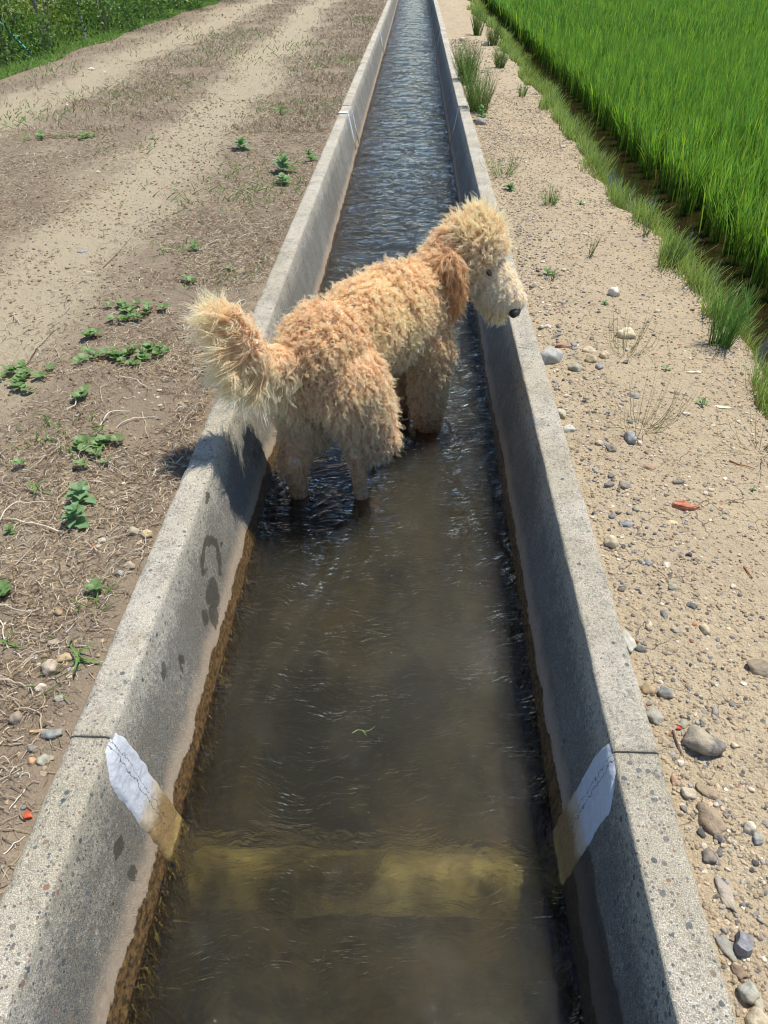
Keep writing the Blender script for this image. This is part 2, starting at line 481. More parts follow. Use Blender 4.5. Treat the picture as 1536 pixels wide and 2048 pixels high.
def paddy_mat():
    M = Mat('still paddy water'); P = M.pos()
    n = M.noise(P, 9, 3)
    b = M.principled(Base_Color=M.mix(n, (.012, .009, .004), (.035, .025, .010)), Roughness=.06, Normal=M.bump(M.noise(P, 25, 2), .002, .5))
    return M.finish(b)
me = grid_mesh('paddy_water', np.array([1.30, 6, 30, 90.]), np.array([-12., 0, 10, 40, 160]), lambda X, Y: X * 0 - .335, [paddy_mat()], False)
tag(link('paddy_water', me), kind='structure')

def hz_l(x, y):
    return float(z_left(np.array([x]), np.array([y]))[0])
def hz_r(x, y):
    return float(z_right(np.array([x]), np.array([y]))[0])
def hz(x, y):
    return hz_l(x, y) if x < 0 else hz_r(x, y)

# ---------------------------------------------------------------- concrete canal segments
ZW = -.35       # water level
ZB = -.50       # bed level
prof_L = [(-.673, -.62), (-.673, -.10), (-.673, -.012), (-.668, -.003), (-.660, 0)]
prof_L += [(-.660 + .062 * t, 0) for t in np.linspace(.12, 1, 7)]
prof_L += [(-.592, -.002), (-.587, -.007)]
prof_L += [(-.587 + (.078 + .032) * t, -.007 - (.493) * t) for t in np.linspace(.03, 1, 34)]
prof_R = [(.330, -.50)]
prof_R += [(.330 + (.424 - .330) * t, -.50 + .495 * t) for t in np.linspace(.03, 1, 34)]
prof_R += [(.427, -.001), (.431, 0)]
prof_R += [(.431 + .076 * t, 0) for t in np.linspace(.12, 1, 7)]
prof_R += [(.513, -.003), (.516, -.012), (.516, -.10), (.516, -.62)]
floor_pts = [(x, -.50) for x in np.linspace(-.47, .325, 20)]
PROF = np.array(prof_L + floor_pts[1:] + prof_R[1:] + [(.516, -.70), (-.673, -.70)])

def canal_segment(y0, y1, step, mat, dz, dx, label, seed):
    ys = np.linspace(y0, y1, max(2, int(round((y1 - y0) / step)) + 1))
    K = len(PROF)
    X = np.tile(PROF[:, 0], (len(ys), 1)); Z = np.tile(PROF[:, 1], (len(ys), 1)); Y = np.tile(ys[:, None], (1, K))
    n1 = fbm(Y * 9 + seed, Z * 20 + X * 20, seed) * .0016 + fbm(Y * 55, Z * 60 + X * 60, seed + 3) * .0011
    up = (Z > -.45)
    X = X + dx + n1 * up
    Z = Z + dz + fbm(Y * 12, X * 12, seed + 7) * .0012 * up
    # chipped arrises
    k = np.arange(K)
    chip = np.clip(vnoise(Y * 45, k[None, :] * 0 + seed, seed + 9) - .35, 0, 1) * .006 + np.clip(vnoise(Y * 14, k[None, :] * 0, seed + 4) - .55, 0, 1) * .012
    for j in (2, 3, 4):
        Z[:, j] -= chip[:, j]
        X[:, j] += chip[:, j] * .6
    jr = [i for i, p in enumerate(PROF) if abs(p[0] - .513) < 1e-4 or abs(p[0] - .507) < 1e-4]
    for j in jr:
        Z[:, j] -= chip[:, j]; X[:, j] -= chip[:, j] * .6
    v = np.stack([X, Y, Z], -1).reshape(-1, 3)
    ny = len(ys)
    i = np.arange(K)[None, :] + (np.arange(ny - 1) * K)[:, None]
    j = (np.arange(K) + 1)[None, :] % K + (np.arange(ny - 1) * K)[:, None]
    f = np.stack([i, i + K, j + K, j], -1).reshape(-1, 4)
    # floor quads take the silt material
    zc = Z[:-1].reshape(-1)
    xm = X[:-1].reshape(-1)
    mi = ((zc < -.48) & (zc > -.55) & (xm > -.475) & (xm < .33)).astype(int)
    me = mesh_from('canal_segment', v, f, [mat, M_BED], True, mi)
    # sharp end caps are hidden in the joints; close them
    import bmesh
    bm = bmesh.new(); bm.from_mesh(me)
    for base in (0, (ny - 1) * K):
        bm.verts.ensure_lookup_table()
        try:
            bm.faces.new([bm.verts[base + q] for q in range(K)])
        except ValueError:
            pass
    bm.normal_update()
    bmesh.ops.recalc_face_normals(bm, faces=bm.faces)
    bm.to_mesh(me); bm.free()
    o = link('concrete_channel', me)
    tag(o, label, 'channel segment', 'precast channel segments of the irrigation canal')
    return o

SEG = []
SEG.append(canal_segment(-6, .9475, .011, M_CONC_N, -.003, .0, 'nearest concrete channel segment with gravelly worn wall tops below the white patches', 1))
SEG.append(canal_segment(.950, 8.02, .012, M_CONC, 0, 0, 'long concrete channel segment in which the curly dog stands', 2))
SEG.append(canal_segment(8.035, 15.0, .05, M_CONC, .001, -.004, 'concrete channel segment beyond the thin white joint lines past the dog', 3))
SEG.append(canal_segment(15.01, 22.0, .09, M_CONC, 0, .003, 'far concrete channel segment reaching the top of the view', 4))
SEG.append(canal_segment(22.01, 60.0, .4, M_CONC, .0, .0, 'farthest concrete channel run beyond the top of the view', 5))

# raised collar under water at the near joint
xs = np.linspace(-.492, .345, 110); ys = np.linspace(.83, 1.025, 30)
def zs(X, Y):
    t = np.minimum((Y - .845 - .014 * fbm(X * 9, X * 0, 14)) / .02, (1.01 + .012 * fbm(X * 8, X * 0, 15) - Y) / .02)
    return -.507 + .068 * np.clip(t * .32, 0, 1) * (.93 + .07 * vnoise(X * 30, Y * 30, 6)) + .006 * fbm(X * 14, Y * 14, 4)
o = link('joint_collar', grid_mesh('joint_collar', xs, ys, zs, [M_SILL], True), SEG[1])
o['label'] = 'yellowish algae covered collar across the canal bed under water'

def inner_face_point(side, s, y, off):
    """s = depth below the crest"""
    if side < 0:
        x = -.587 + .11 * (s / .493)
        n = Vector((.976, 0, .218))
    else:
        x = .424 - .094 * (s / .495)
        n = Vector((-.982, 0, .187))
    return Vector((x, y, -.006 - s)) + n * off

def mortar_patch(side, y0, y1, slant, smax, name, parent, th=.005, wrap=0):
    ns, nyy = 44, 22
    v = []; 
    for i in range(ns):
        s = -0.0 + smax * i / (ns - 1)
        a = y0 + slant * s + .0028 * float(vnoise(np.array(s * 60), np.array(1.), 3 + side)) + .0016 * float(vnoise(np.array(s * 190), np.array(1.), 8))
        b = y1 + slant * s + .0028 * float(vnoise(np.array(s * 50), np.array(5.), 4 + side)) + .0016 * float(vnoise(np.array(s * 170), np.array(2.), 9))
        if wrap:
            tt = i / (ns - 1)
            pinch = .5 * max(0, 1 - tt / .16) ** 1.5
            m_ = a + (b - a) * .62
            a = a + (m_ - a) * pinch * 1.2; b = b - (b - m_) * pinch * .8
        for j in range(nyy):
            y = a + (b - a) * j / (nyy - 1)
            e = min(j, nyy - 1 - j, i, ns - 1 - i)
            off = -.002 if e == 0 else th * (.6 if e == 1 else 1) + .0014 * float(vnoise(np.array(y * 70), np.array(s * 70), 5))
            v.append(inner_face_point(side, s, y, off))
    f = []
    for i in range(ns - 1):
        for j in range(nyy - 1):
            q = [i * nyy + j, i * nyy + j + 1, (i + 1) * nyy + j + 1, (i + 1) * nyy + j]
            f.append(q if side > 0 else q[::-1])
    return link(name, mesh_from(name, np.array([tuple(p) for p in v]), f, [M_PATCH], True), parent)

for sd, y0, y1, sl_, sm, wr in ((-1, .874, .986, .02, .455, 1), (1, .860, .998, -.015, .455, 1), (-1, 7.62, 7.70, .0, .30, 0), (-1, 8.0, 8.05, 0, .34, 0), (1, 7.99, 8.05, 0, .34, 0), (1, 14.93, 15.05, 0, .34, 0), (-1, 14.93, 15.05, 0, .34, 0)):
    o = mortar_patch(sd, y0, y1, sl_, sm, 'mortar_patch', SEG[1] if y0 < 9 else SEG[2], wrap=wr)
# white strip over the top of the left wall at the farther patch
v = np.array([(-.672, 7.62, -.02), (-.672, 7.70, -.02), (-.670, 7.62, .006), (-.670, 7.70, .006), (-.590, 7.62, .006), (-.590, 7.70, .006), (-.584, 7.62, -.012), (-.584, 7.70, -.012)])
o = link('mortar_strip', mesh_from('mortar_strip', v, [[0, 1, 3, 2], [2, 3, 5, 4], [4, 5, 7, 6]], [M_PATCH]), SEG[1])

# thin sandy mortar seam across the left wall beside the dog
v = []; f = []
n = 26
for i in range(n):
    x = -.676 + .093 * i / (n - 1)
    w = .004 + .002 * math.sin(i * 1.7)
    yc = 1.975 + .010 * math.sin(i * .35) + .004 * math.sin(i * 1.3)
    zt = .0025 + .0012 * math.sin(i * 2.3)
    v += [(x, yc - w, -.002), (x, yc, zt), (x, yc + w, -.002)]
    if i: a = (i - 1) * 3; f += [[a, a + 3, a + 4, a + 1], [a + 1, a + 4, a + 5, a + 2]]
link('mortar_seam', mesh_from('mortar_seam', np.array(v), f, [M_SAND], True), SEG[1])

# ---------------------------------------------------------------- water body
LEGS = [(-.377, 2.279), (-.149, 2.303), (.086, 2.773), (-.02, 2.86)]
def z_water(X, Y):
    k = np.clip((Y - 1.6) / 4, 0, 1)
    wx = X + .05 * fbm(X * 3, Y * 2, 71); wy = Y + .09 * fbm(X * 4, Y * 3, 72)
    z = .0042 * fbm(wx * 5, wy * 6.5, 61, 3) * (.55 + 1.0 * k)
    z = z + .0030 * fbm(wx * 13 + wy * 2, wy * 15 - wx * 4, 62, 2) * (.45 + .6 * k)
    for cx, cyy in LEGS:
        d = np.hypot(X - cx, (Y - cyy))
        z = z + .0026 * np.cos(d * 150) * np.exp(-((d - .055) / .07) ** 2) * (Y < cyy + .12)
        z = z + .006 * np.exp(-(d / .045) ** 2)
    # V-shaped wake lines running downstream towards the camera
    for cx, cyy, sgn in ((-.15, 2.2, 1), (-.15, 2.2, -1), (.08, 2.7, 1), (.08, 2.7, -1), (-.37, 2.2, 1)):
        d = (X - cx) - sgn * (cyy - Y) * .33 + .02 * vnoise(X * 8, Y * 8, 73)
        z = z + .0032 * np.cos(d * 90) * np.exp(-(d / .05) ** 2) * (Y < cyy) * np.exp(-np.maximum(cyy - Y, 0) / .9)
    return ZW + z
yw = np.unique(np.concatenate([np.array([-6.]), np.arange(.2, 6, .011), graded(6, 60, 6, 1.02, .014)]))
xw = np.linspace(-.535, .375, 84)
me = grid_mesh('canal_water', xw, yw, z_water, [M_WATER], True)
# close the water into a solid body
import bmesh
bm = bmesh.new(); bm.from_mesh(me); bm.verts.ensure_lookup_table()
nx, ny = len(xw), len(yw)
ring = [i for i in range(nx)] + [nx - 1 + nx * j for j in range(1, ny)] + [nx * (ny - 1) + i for i in range(nx - 2, -1, -1)] + [nx * j for j in range(ny - 2, 0, -1)]
_co = {i: bm.verts[i].co.copy() for i in ring}
low = {i: bm.verts.new((_co[i].x, _co[i].y, -.56)) for i in ring}
bm.verts.ensure_lookup_table()
for a, b in zip(ring, ring[1:] + ring[:1]):
    bm.faces.new([bm.verts[b], bm.verts[a], low[a], low[b]])
bm.faces.new([low[i] for i in reversed(ring)])
bmesh.ops.recalc_face_normals(bm, faces=bm.faces)
bm.to_mesh(me); bm.free()
tag(link('canal_water', me), kind='structure')

# threads of brown algae waving along the submerged foot of the walls
def algae():
    r = np.random.default_rng(17); N = 5200; K = 5
    Y = .35 + 4.5 * r.random(N) ** 1.4; lft = r.random(N) < .72
    Z = -.355 - .085 * r.random(N) ** 1.3
    X = np.where(lft, -.587 + .11 * (-Z - .006) / .493, .424 - .094 * (-Z - .006) / .495)
    sg = np.where(lft, 1., -1.)
    L = .010 + .030 * r.random(N) * (.5 + .5 * vnoise(Y * 30, Z * 60, 5)); P = np.zeros((N, K, 3)); x, y, z = X.copy(), Y.copy(), Z.copy()
    a = r.normal(size=N) * .8
    for i in range(K):
        P[:, i] = np.stack([x, y, np.minimum(z, -.356)], -1)
        x = x + sg * L / K * np.abs(np.cos(a)); y = y - L / K * (.5 + np.abs(np.sin(a))); z = z + r.normal(size=N) * .0015; a = a + r.normal(size=N) * .5
    c = np.array([(.05, .032, .012), (.03, .022, .012), (.42, .30, .07), (.16, .10, .03)])[r.choice(4, size=N, p=[.4, .25, .15, .2])] * (1 + .2 * r.normal(size=(N, 1)))
    o = curves_obj('water_algae', P, np.tile(np.linspace(.0016, .0006, K), (N, 1)), np.clip(c, .005, .6), M_STRAW)
    tag(o, 'brown and golden algae threads along the submerged foot of the canal walls', 'algae', None, 'stuff')
algae()

# ================================================================ THE DOG
H0 = np.array([-.27, 2.33]); FW = np.array([.5, .866]); RT = np.array([.866, -.5])
def D(u, v, w):
    q = H0 + u * FW + v * RT
    return np.array([q[0], q[1], ZW + w])
DOGB = np.array([[FW[0], FW[1], 0], [RT[0], RT[1], 0], [0, 0, 1.]])
def frame(fd, up=(0, 0, 1)):
    a = np.array(fd, float); a /= np.linalg.norm(a)
    s = np.cross(a, up); s /= np.linalg.norm(s)
    return np.array([a, s, np.cross(s, a)])
SK = np.array([.250, 2.93, .350]); NO = np.array([.398, 2.86, .130])
HD = NO - SK; HF = frame(HD)
HDn = HD / np.linalg.norm(HD)
NOSE_SEEN = (.405, 2.850, .130)   # where the tip of the nose shows
# head's right side (towards the camera) and its up
HS = HF[1] if HF[1][1] < 0 else -HF[1]
HU = HF[2]
EARR = np.array([.148, 2.79, .268]); 
EARL = SK + (SK - np.array([.19, 2.86, .27])) * 1.0
EARL = SK - HS * .10 - HDn * .03 - np.array([0, 0, .05])
# (region, kind, a, b, r0/r1 or radii, axes)
BODY = [
 ('rump', 'e', D(.00, -.005, .55), None, (.165, .130, .150), DOGB),
 ('back', 'e', D(.22, 0, .565), None, (.18, .120, .145), DOGB),
 ('back', 'e', D(.40, 0, .535), None, (.19, .128, .175), DOGB),
 ('back', 'e', D(.53, .0, .505), None, (.14, .13, .18), DOGB),
 ('neck', 'c', D(.60, .03, .535), SK - .18 * HD - .02 * HU, (.110, .078), None),
 ('skull', 'e', SK, None, (.108, .096, .096), HF),
 ('cheek', 'c', SK + .10 * HD - .03 * HU, SK + .55 * HD - .016 * HU, (.076, .062), None),
 ('muzzle', 'c', SK + .40 * HD + .004 * HU, SK + .84 * HD + .014 * HU, (.066, .056), None),
 ('chin', 'c', SK + .30 * HD - .055 * HU, SK + .84 * HD - .045 * HU, (.052, .034), None),
 ('thigh', 'c', D(.00, .075, .46), D(.075, .125, .25), (.13, .082), None),
 ('shank', 'c', D(.075, .125, .28), D(-.025, .125, .20), (.074, .032), None),
 ('wet', 'c', D(-.025, .125, .20), D(.03, .120, -.11), (.029, .025), None),
 ('paw', 'e', D(.075, .118, -.122), None, (.055, .034, .026), DOGB),
 ('thigh', 'c', D(-.02, -.085, .46), D(.00, -.105, .25), (.128, .086), None),
 ('shank', 'c', D(.00, -.105, .26), D(-.11, -.090, .13), (.078, .042), None),
 ('lowleg', 'c', D(-.11, -.085, .15), D(-.10, -.067, -.11), (.038, .026), None),
 ('paw', 'e', D(-.06, -.067, -.122), None, (.055, .034, .026), DOGB),
 ('foreleg', 'c', D(.56, .085, .38), D(.555, .088, .08), (.088, .055), None),
 ('foreleg', 'c', D(.555, .088, .08), D(.56, .088, -.11), (.045, .030), None),
 ('paw', 'e', D(.60, .088, -.122), None, (.055, .034, .026), DOGB),
 ('foreleg', 'c', D(.61, -.09, .38), D(.63, -.088, .08), (.085, .055), None),
 ('foreleg', 'c', D(.63, -.088, .08), D(.63, -.088, -.11), (.045, .030), None),
 ('paw', 'e', D(.67, -.088, -.122), None, (.055, .034, .026), DOGB),
 ('tail', 'c', D(-.10, 0, .57), np.array([-.425, 2.13, .235]), (.042, .034), None),
 ('tail', 'c', np.array([-.425, 2.13, .235]), np.array([-.455, 2.09, .325]), (.034, .027), None),
 ('tail', 'c', np.array([-.455, 2.09, .325]), np.array([-.500, 2.09, .415]), (.027, .018), None),
]
EARS = [('ear', EARR), ('ear', EARL)]

import bmesh
bm = bmesh.new()
def add_capsule(bm, a, b, r0, r1, seg=20):
    a = Vector(a); b = Vector(b); d = b - a; L = d.length
    q = d.to_track_quat('Z', 'Y').to_matrix()
    rings = []
    prof = []
    for i in range(7):
        t = i / 6 * math.pi / 2
        prof.append((-math.cos(t) * r0, math.sin(t) * r0))
    for i in range(1, 6):
        t = i / 6; prof.append((L * t, r0 + (r1 - r0) * t))
    for i in range(7):
        t = i / 6 * math.pi / 2
        prof.append((L + math.sin(t) * r1, math.cos(t) * r1))
    for z, r in prof:
        r = max(r, 1e-4)
        rings.append([bm.verts.new(a + q @ Vector((r * math.cos(2 * math.pi * k / seg), r * math.sin(2 * math.pi * k / seg), z))) for k in range(seg)])
    for A, B_ in zip(rings[:-1], rings[1:]):
        for k in range(seg):
            bm.faces.new([A[k], A[(k + 1) % seg], B_[(k + 1) % seg], B_[k]])
    bm.faces.new(list(reversed(rings[0]))); bm.faces.new(rings[-1])
def add_ellipsoid(bm, c, rad, B):
    M4 = Matrix([[*(B.T[i] * np.array(rad))] for i in range(3)]).to_4x4()
    M4.translation = Vector(c)
    bmesh.ops.create_icosphere(bm, subdivisions=4, radius=1.0, matrix=M4)
for nm, k, a, b, rr, B in BODY:
    if k == 'c': add_capsule(bm, a, b, rr[0], rr[1])
    else: add_ellipsoid(bm, a, rr, B)
for nm, c in EARS:
    side = HS if c is EARR else -HS
    ax = frame((side[0], side[1], 0))
    add_ellipsoid(bm, c, (.016, .052, .118), ax)
bmesh.ops.recalc_face_normals(bm, faces=bm.faces)
me0 = bpy.data.meshes.new('dog_raw'); bm.to_mesh(me0); bm.free()
ob0 = bpy.data.objects.new('dog_raw', me0); COL.objects.link(ob0)
md = ob0.modifiers.new('r', 'REMESH'); md.mode = 'VOXEL'; md.voxel_size = .0065
sm = ob0.modifiers.new('s', 'SMOOTH'); sm.factor = .6; sm.iterations = 9
bpy.context.view_layer.update()
dg = bpy.context.evaluated_depsgraph_get()
dme = bpy.data.meshes.new_from_object(ob0.evaluated_get(dg))
bpy.data.objects.remove(ob0); bpy.data.meshes.remove(me0)
dme.name = 'dog_body'
dme.materials.clear(); dme.materials.append(M_SKIN)
dme.polygons.foreach_set('use_smooth', np.ones(len(dme.polygons), bool))
dog = empty('dog', tuple(D(.28, 0, -.15)))
tag(dog, 'apricot curly haired dog standing in canal water, head turned over the right wall', 'dog')
dorig = Vector(D(.28, 0, -.15))
def dlink(name, data):
    if isinstance(data, bpy.types.Mesh): data.transform(Matrix.Translation(-dorig))
    o = bpy.data.objects.new(name, data); COL.objects.link(o); o.parent = dog
    return o

# roots on the body surface
dme.calc_loop_triangles()
nt = len(dme.loop_triangles)
tri = np.zeros(nt * 3, np.int32); dme.loop_triangles.foreach_get('vertices', tri); tri = tri.reshape(-1, 3)
vc = np.zeros(len(dme.vertices) * 3, np.float32); dme.vertices.foreach_get('co', vc); vc = vc.reshape(-1, 3)
vn = np.zeros(len(dme.vertices) * 3, np.float32); dme.vertex_normals.foreach_get('vector', vn); vn = vn.reshape(-1, 3)
bv = BVHTree.FromPolygons([Vector(p) for p in vc.tolist()], tri.tolist())
ar = np.linalg.norm(np.cross(vc[tri[:, 1]] - vc[tri[:, 0]], vc[tri[:, 2]] - vc[tri[:, 0]]), axis=1)

def region_of(P):
    """signed distances of the points to each body piece -> index of the nearest; ears after BODY"""
    ds = []
    for nm, k, a, b, rr, B in BODY:
        if k == 'c':
            ab = b - a; t = np.clip(((P - a) @ ab) / (ab @ ab), 0, 1)
            ds.append(np.linalg.norm(P - (a + t[:, None] * ab), axis=1) - (rr[0] + (rr[1] - rr[0]) * t))
        else:
            q = (P - a) @ B.T / np.array(rr); l = np.linalg.norm(q, axis=1)
            ds.append((l - 1) * min(rr))
    for nm, c in EARS:
        side = HS if c is EARR else -HS
        q = (P - c) @ frame((side[0], side[1], 0)).T / np.array((.018, .062, .118))
        ds.append((np.linalg.norm(q, axis=1) - 1) * .018 - .006)
    return np.argmin(np.array(ds), axis=0)
NAMES = [b[0] for b in BODY] + ['ear', 'ear']

def unit(a): return a / np.maximum(np.linalg.norm(a, axis=-1, keepdims=True), 1e-9)

# per region: lock length, lift (normal weight), curl radius, turns, strands, colour root/mid, tip colour, flow
REG = {
 #            len   lift  curl  turns  droop  root colour         tip colour
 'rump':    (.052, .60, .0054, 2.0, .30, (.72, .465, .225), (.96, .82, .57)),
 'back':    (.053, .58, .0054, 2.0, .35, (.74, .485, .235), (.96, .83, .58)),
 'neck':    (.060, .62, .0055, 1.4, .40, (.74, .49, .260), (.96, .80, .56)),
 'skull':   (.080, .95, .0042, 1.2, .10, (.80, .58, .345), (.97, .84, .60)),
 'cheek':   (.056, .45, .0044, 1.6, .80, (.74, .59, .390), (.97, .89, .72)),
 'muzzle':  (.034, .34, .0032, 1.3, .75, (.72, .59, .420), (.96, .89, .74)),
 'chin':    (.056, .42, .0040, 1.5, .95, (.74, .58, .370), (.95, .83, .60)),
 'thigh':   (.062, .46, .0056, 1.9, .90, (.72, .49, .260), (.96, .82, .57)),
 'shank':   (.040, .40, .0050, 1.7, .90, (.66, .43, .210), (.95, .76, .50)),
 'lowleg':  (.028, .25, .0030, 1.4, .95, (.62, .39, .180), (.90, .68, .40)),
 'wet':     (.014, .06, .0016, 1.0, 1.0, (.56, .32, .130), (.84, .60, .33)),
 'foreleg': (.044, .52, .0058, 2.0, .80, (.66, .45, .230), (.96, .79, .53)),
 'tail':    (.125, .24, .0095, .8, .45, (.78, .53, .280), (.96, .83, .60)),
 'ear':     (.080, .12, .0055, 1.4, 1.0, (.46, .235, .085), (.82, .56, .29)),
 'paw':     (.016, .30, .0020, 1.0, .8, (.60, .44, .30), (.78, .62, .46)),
}
G_ = np.array([0, 0, -1.])
EYE_R = SK + .098 * HDn + HS * .060 + HU * .022
EYE_L = SK + .098 * HDn - HS * .060 + HU * .022

_o = np.array(NOSE_SEEN); _h = bv.ray_cast(cam.location, (Vector(_o) - cam.location).normalized())
NC0 = np.array(_h[0]) if _h[0] else _o
def make_fur(NL, NS, K, seed, lenmul=1.0, radmul=1.0, stray=False):
    r = np.random.default_rng(seed)
    w = ar.copy()
    cen = vc[tri].mean(1)
    rg = region_of(cen); nmv = np.array(NAMES)[rg]
    for nm, m in (('paw', .3), ('tail', 3.2), ('ear', 2.0), ('muzzle', 4.5), ('cheek', 1.9), ('skull', 1.7), ('chin', 2.2), ('wet', 2.6), ('lowleg', 1.8), ('neck', 1.25)):
        w[nmv == nm] *= m
    w[cen[:, 2] < ZW - .02] *= .25
    w /= w.sum()
    t = r.choice(nt, NL, p=w)
    a, b = r.random(NL), r.random(NL); m = a + b > 1; a[m] = 1 - a[m]; b[m] = 1 - b[m]
    P0 = vc[tri[t, 0]] + (vc[tri[t, 1]] - vc[tri[t, 0]]) * a[:, None] + (vc[tri[t, 2]] - vc[tri[t, 0]]) * b[:, None]
    Nn = unit(vn[tri[t]].mean(1))
    reg = np.array(NAMES)[region_of(P0)]
    L = np.zeros(NL); lift = np.zeros(NL); cr = np.zeros(NL); tn = np.zeros(NL); dr = np.zeros(NL)
    c0 = np.zeros((NL, 3)); c1 = np.zeros((NL, 3)); flow = np.zeros((NL, 3))
    for nm, (l_, lf, c_, tu, dp, k0, k1) in REG.items():
        q = reg == nm
        L[q] = l_; lift[q] = lf; cr[q] = c_; tn[q] = tu; dr[q] = dp; c0[q] = k0; c1[q] = k1
    bw = np.array([-FW[0], -FW[1], 0])
    u = ((P0[:, :2] - H0) @ FW); v = ((P0[:, :2] - H0) @ RT)
    low = np.clip((.14 - P0[:, 2]) / .22, 0, 1)
    flow[:] = bw * .40 + G_ * .5
    tor = np.isin(reg, ('rump', 'back'))
    L[tor] *= (1 + .30 * low[tor]); tn[tor] *= (1 - .35 * low[tor]); dr[tor] += .55 * low[tor]; lift[tor] -= .18 * low[tor]
    q = (reg == 'skull'); 
    rad = unit(P0[q] - SK)
    flow[q] = rad * .8 - HDn * .5 + np.array([-.15, 0, .45]) + np.stack([fbm(P0[q][:, 0] * 16, P0[q][:, 2] * 16 + P0[q][:, 1] * 9, 150 + k_, 2) for k_ in range(3)], -1) * 1.0
    L[q] *= 1 + .45 * fbm(P0[q][:, 0] * 20, P0[q][:, 2] * 20 + P0[q][:, 1] * 20, 160, 2)
    q = (reg == 'neck'); flow[q] = np.array([-.5, -.2, -.35])
    q = (reg == 'cheek'); flow[q] = HDn * .15 + G_ * .9 - HU * .1
    q = (reg == 'muzzle'); flow[q] = HDn * -.15 + G_ * .6 + unit(P0[q] - SK) * .1
    q = (reg == 'chin'); flow[q] = HDn * .35 + G_ * .9
    q = (reg == 'ear'); flow[q] = np.array([.05, -.1, -1.])
    for nm in ('thigh', 'shank', 'lowleg', 'wet', 'foreleg', 'paw'):
        q = (reg == nm); flow[q] = G_ + bw * .12
    # plume: hair leaves the tail backwards and down at its root, outwards to the left near its tip
    q = (reg == 'tail')
    hgt = np.clip((P0[q][:, 2] - .17) / (.42 - .17), 0, 1)[:, None]
    flow[q] = (1 - hgt) * np.array([-.55, -.45, -.60]) + hgt * np.array([-.85, -.15, .30]) + np.stack([fbm(P0[q][:, 1] * 30, P0[q][:, 2] * 22, 140 + k_, 2) for k_ in range(3)], -1) * .45
    side = unit(flow[q]); dt = (Nn[q] * side).sum(1)
    L[q] *= (.35 + .80 * np.clip(dt + .45, 0, 1)) * (.95 + .25 * (1 - np.abs(hgt[:, 0] * 2 - 1)))
    top = dt < -.1
    tc = c0[q]; tc[top] = (.68, .42, .22); c0[q] = tc
    # body variation: deeper apricot on the spine and rump, paler flanks and legs
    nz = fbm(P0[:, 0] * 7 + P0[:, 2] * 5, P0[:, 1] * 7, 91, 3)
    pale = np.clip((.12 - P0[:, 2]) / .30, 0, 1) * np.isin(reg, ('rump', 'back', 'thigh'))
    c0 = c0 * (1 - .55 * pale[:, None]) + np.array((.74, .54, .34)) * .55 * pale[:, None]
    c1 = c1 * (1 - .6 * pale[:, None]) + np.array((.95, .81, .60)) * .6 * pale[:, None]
    ruddy = np.clip(nz * 2.0 + .30, 0, 1) * np.isin(reg, ('rump', 'back', 'neck', 'shank', 'thigh'))
    c0 = c0 * (1 - .35 * ruddy[:, None]) + np.array((.68, .42, .22)) * .22 * ruddy[:, None]
    c1 = c1 * (1 - .45 * ruddy[:, None]) + np.array((.94, .73, .50)) * .40 * ruddy[:, None]
    # creamy mask on the brow towards the muzzle
    fr_ = np.clip(((P0 - SK) @ HDn + .05) / .12, 0, 1) * (reg == 'skull')
    c0 = c0 * (1 - .6 * fr_[:, None]) + np.array((.66, .52, .36)) * .6 * fr_[:, None]
    c1 = c1 * (1 - .7 * fr_[:, None]) + np.array((.93, .84, .68)) * .7 * fr_[:, None]
    L = L * (1 - .45 * fr_)
    # long hair of the crown falls over the ear's root
    for c_ in (EARR, EARL):
        top_ = np.clip((P0[:, 2] - c_[2] - .035) / .07, 0, 1) * (reg == 'ear') * (np.linalg.norm(P0 - c_, axis=1) < .2)
        lift = lift + .55 * top_
        c0 = c0 * (1 - .75 * top_[:, None]) + np.array((.74, .50, .27)) * .75 * top_[:, None]
        c1 = c1 * (1 - .75 * top_[:, None]) + np.array((.96, .80, .55)) * .75 * top_[:, None]
    # clear the eyes and nose
    for e, d_ in ((EYE_R, .016), (EYE_L, .016), (NC0, .030)):
        k = np.linalg.norm(P0 - e, axis=1)
        L = np.where(k < d_, .004, np.where(k < d_ * 2, L * .45, L))
    near_ear = np.zeros(NL, bool)
    L = L * lenmul * (.80 + .34 * r.random(NL))
    L = np.where(r.random(NL) < .05, L * 1.2, L)
    # wet fur just above the water clumps and darkens
    wetm = np.clip(1.25 - (P0[:, 2] - ZW) / .11, 0, 1) * np.isin(reg, ('shank', 'lowleg', 'wet', 'foreleg'))
    c0 = c0 * (1 - wetm[:, None]) + np.array((.36, .205, .085)) * wetm[:, None]; c1 = c1 * (1 - wetm[:, None]) + np.array((.62, .41, .21)) * wetm[:, None]; L *= (1 - .35 * wetm)
    tint = (1 + .13 * r.normal(size=(NL, 1))) * (1 + .04 * r.normal(size=(NL, 3)))
    c0 = c0 * tint; c1 = c1 * (1 + .08 * r.normal(size=(NL, 1)))
    # lock guides
    fl = unit(flow - (flow * Nn).sum(1, keepdims=True) * Nn * .7)
    d0 = unit(Nn * lift[:, None] + fl * (1.05 - lift[:, None] * .6)[:, ] + r.normal(size=(NL, 3)) * .16)
    if stray: d0 = unit(d0 + Nn * .5 + r.normal(size=(NL, 3)) * .25)
    ts = np.linspace(0, 1, K)
    step = (L / (K - 1))[:, None]
    pos = P0 - Nn * .003
    d = d0.copy(); guide = [pos.copy()]; dirs = [d.copy()]
    bend = r.normal(size=(NL, 3)) * .10
    isl = np.isin(reg, ('tail', 'ear', 'neck'))
    for i in range(1, K):
        d = unit(d + (G_ * dr[:, None] * .20 + fl * .14 + bend * (1.5 if not stray else 2.2)) * (7.0 / (K - 1)))
        pos = pos + d * step
        guide.append(pos.copy()); dirs.append(d.copy())
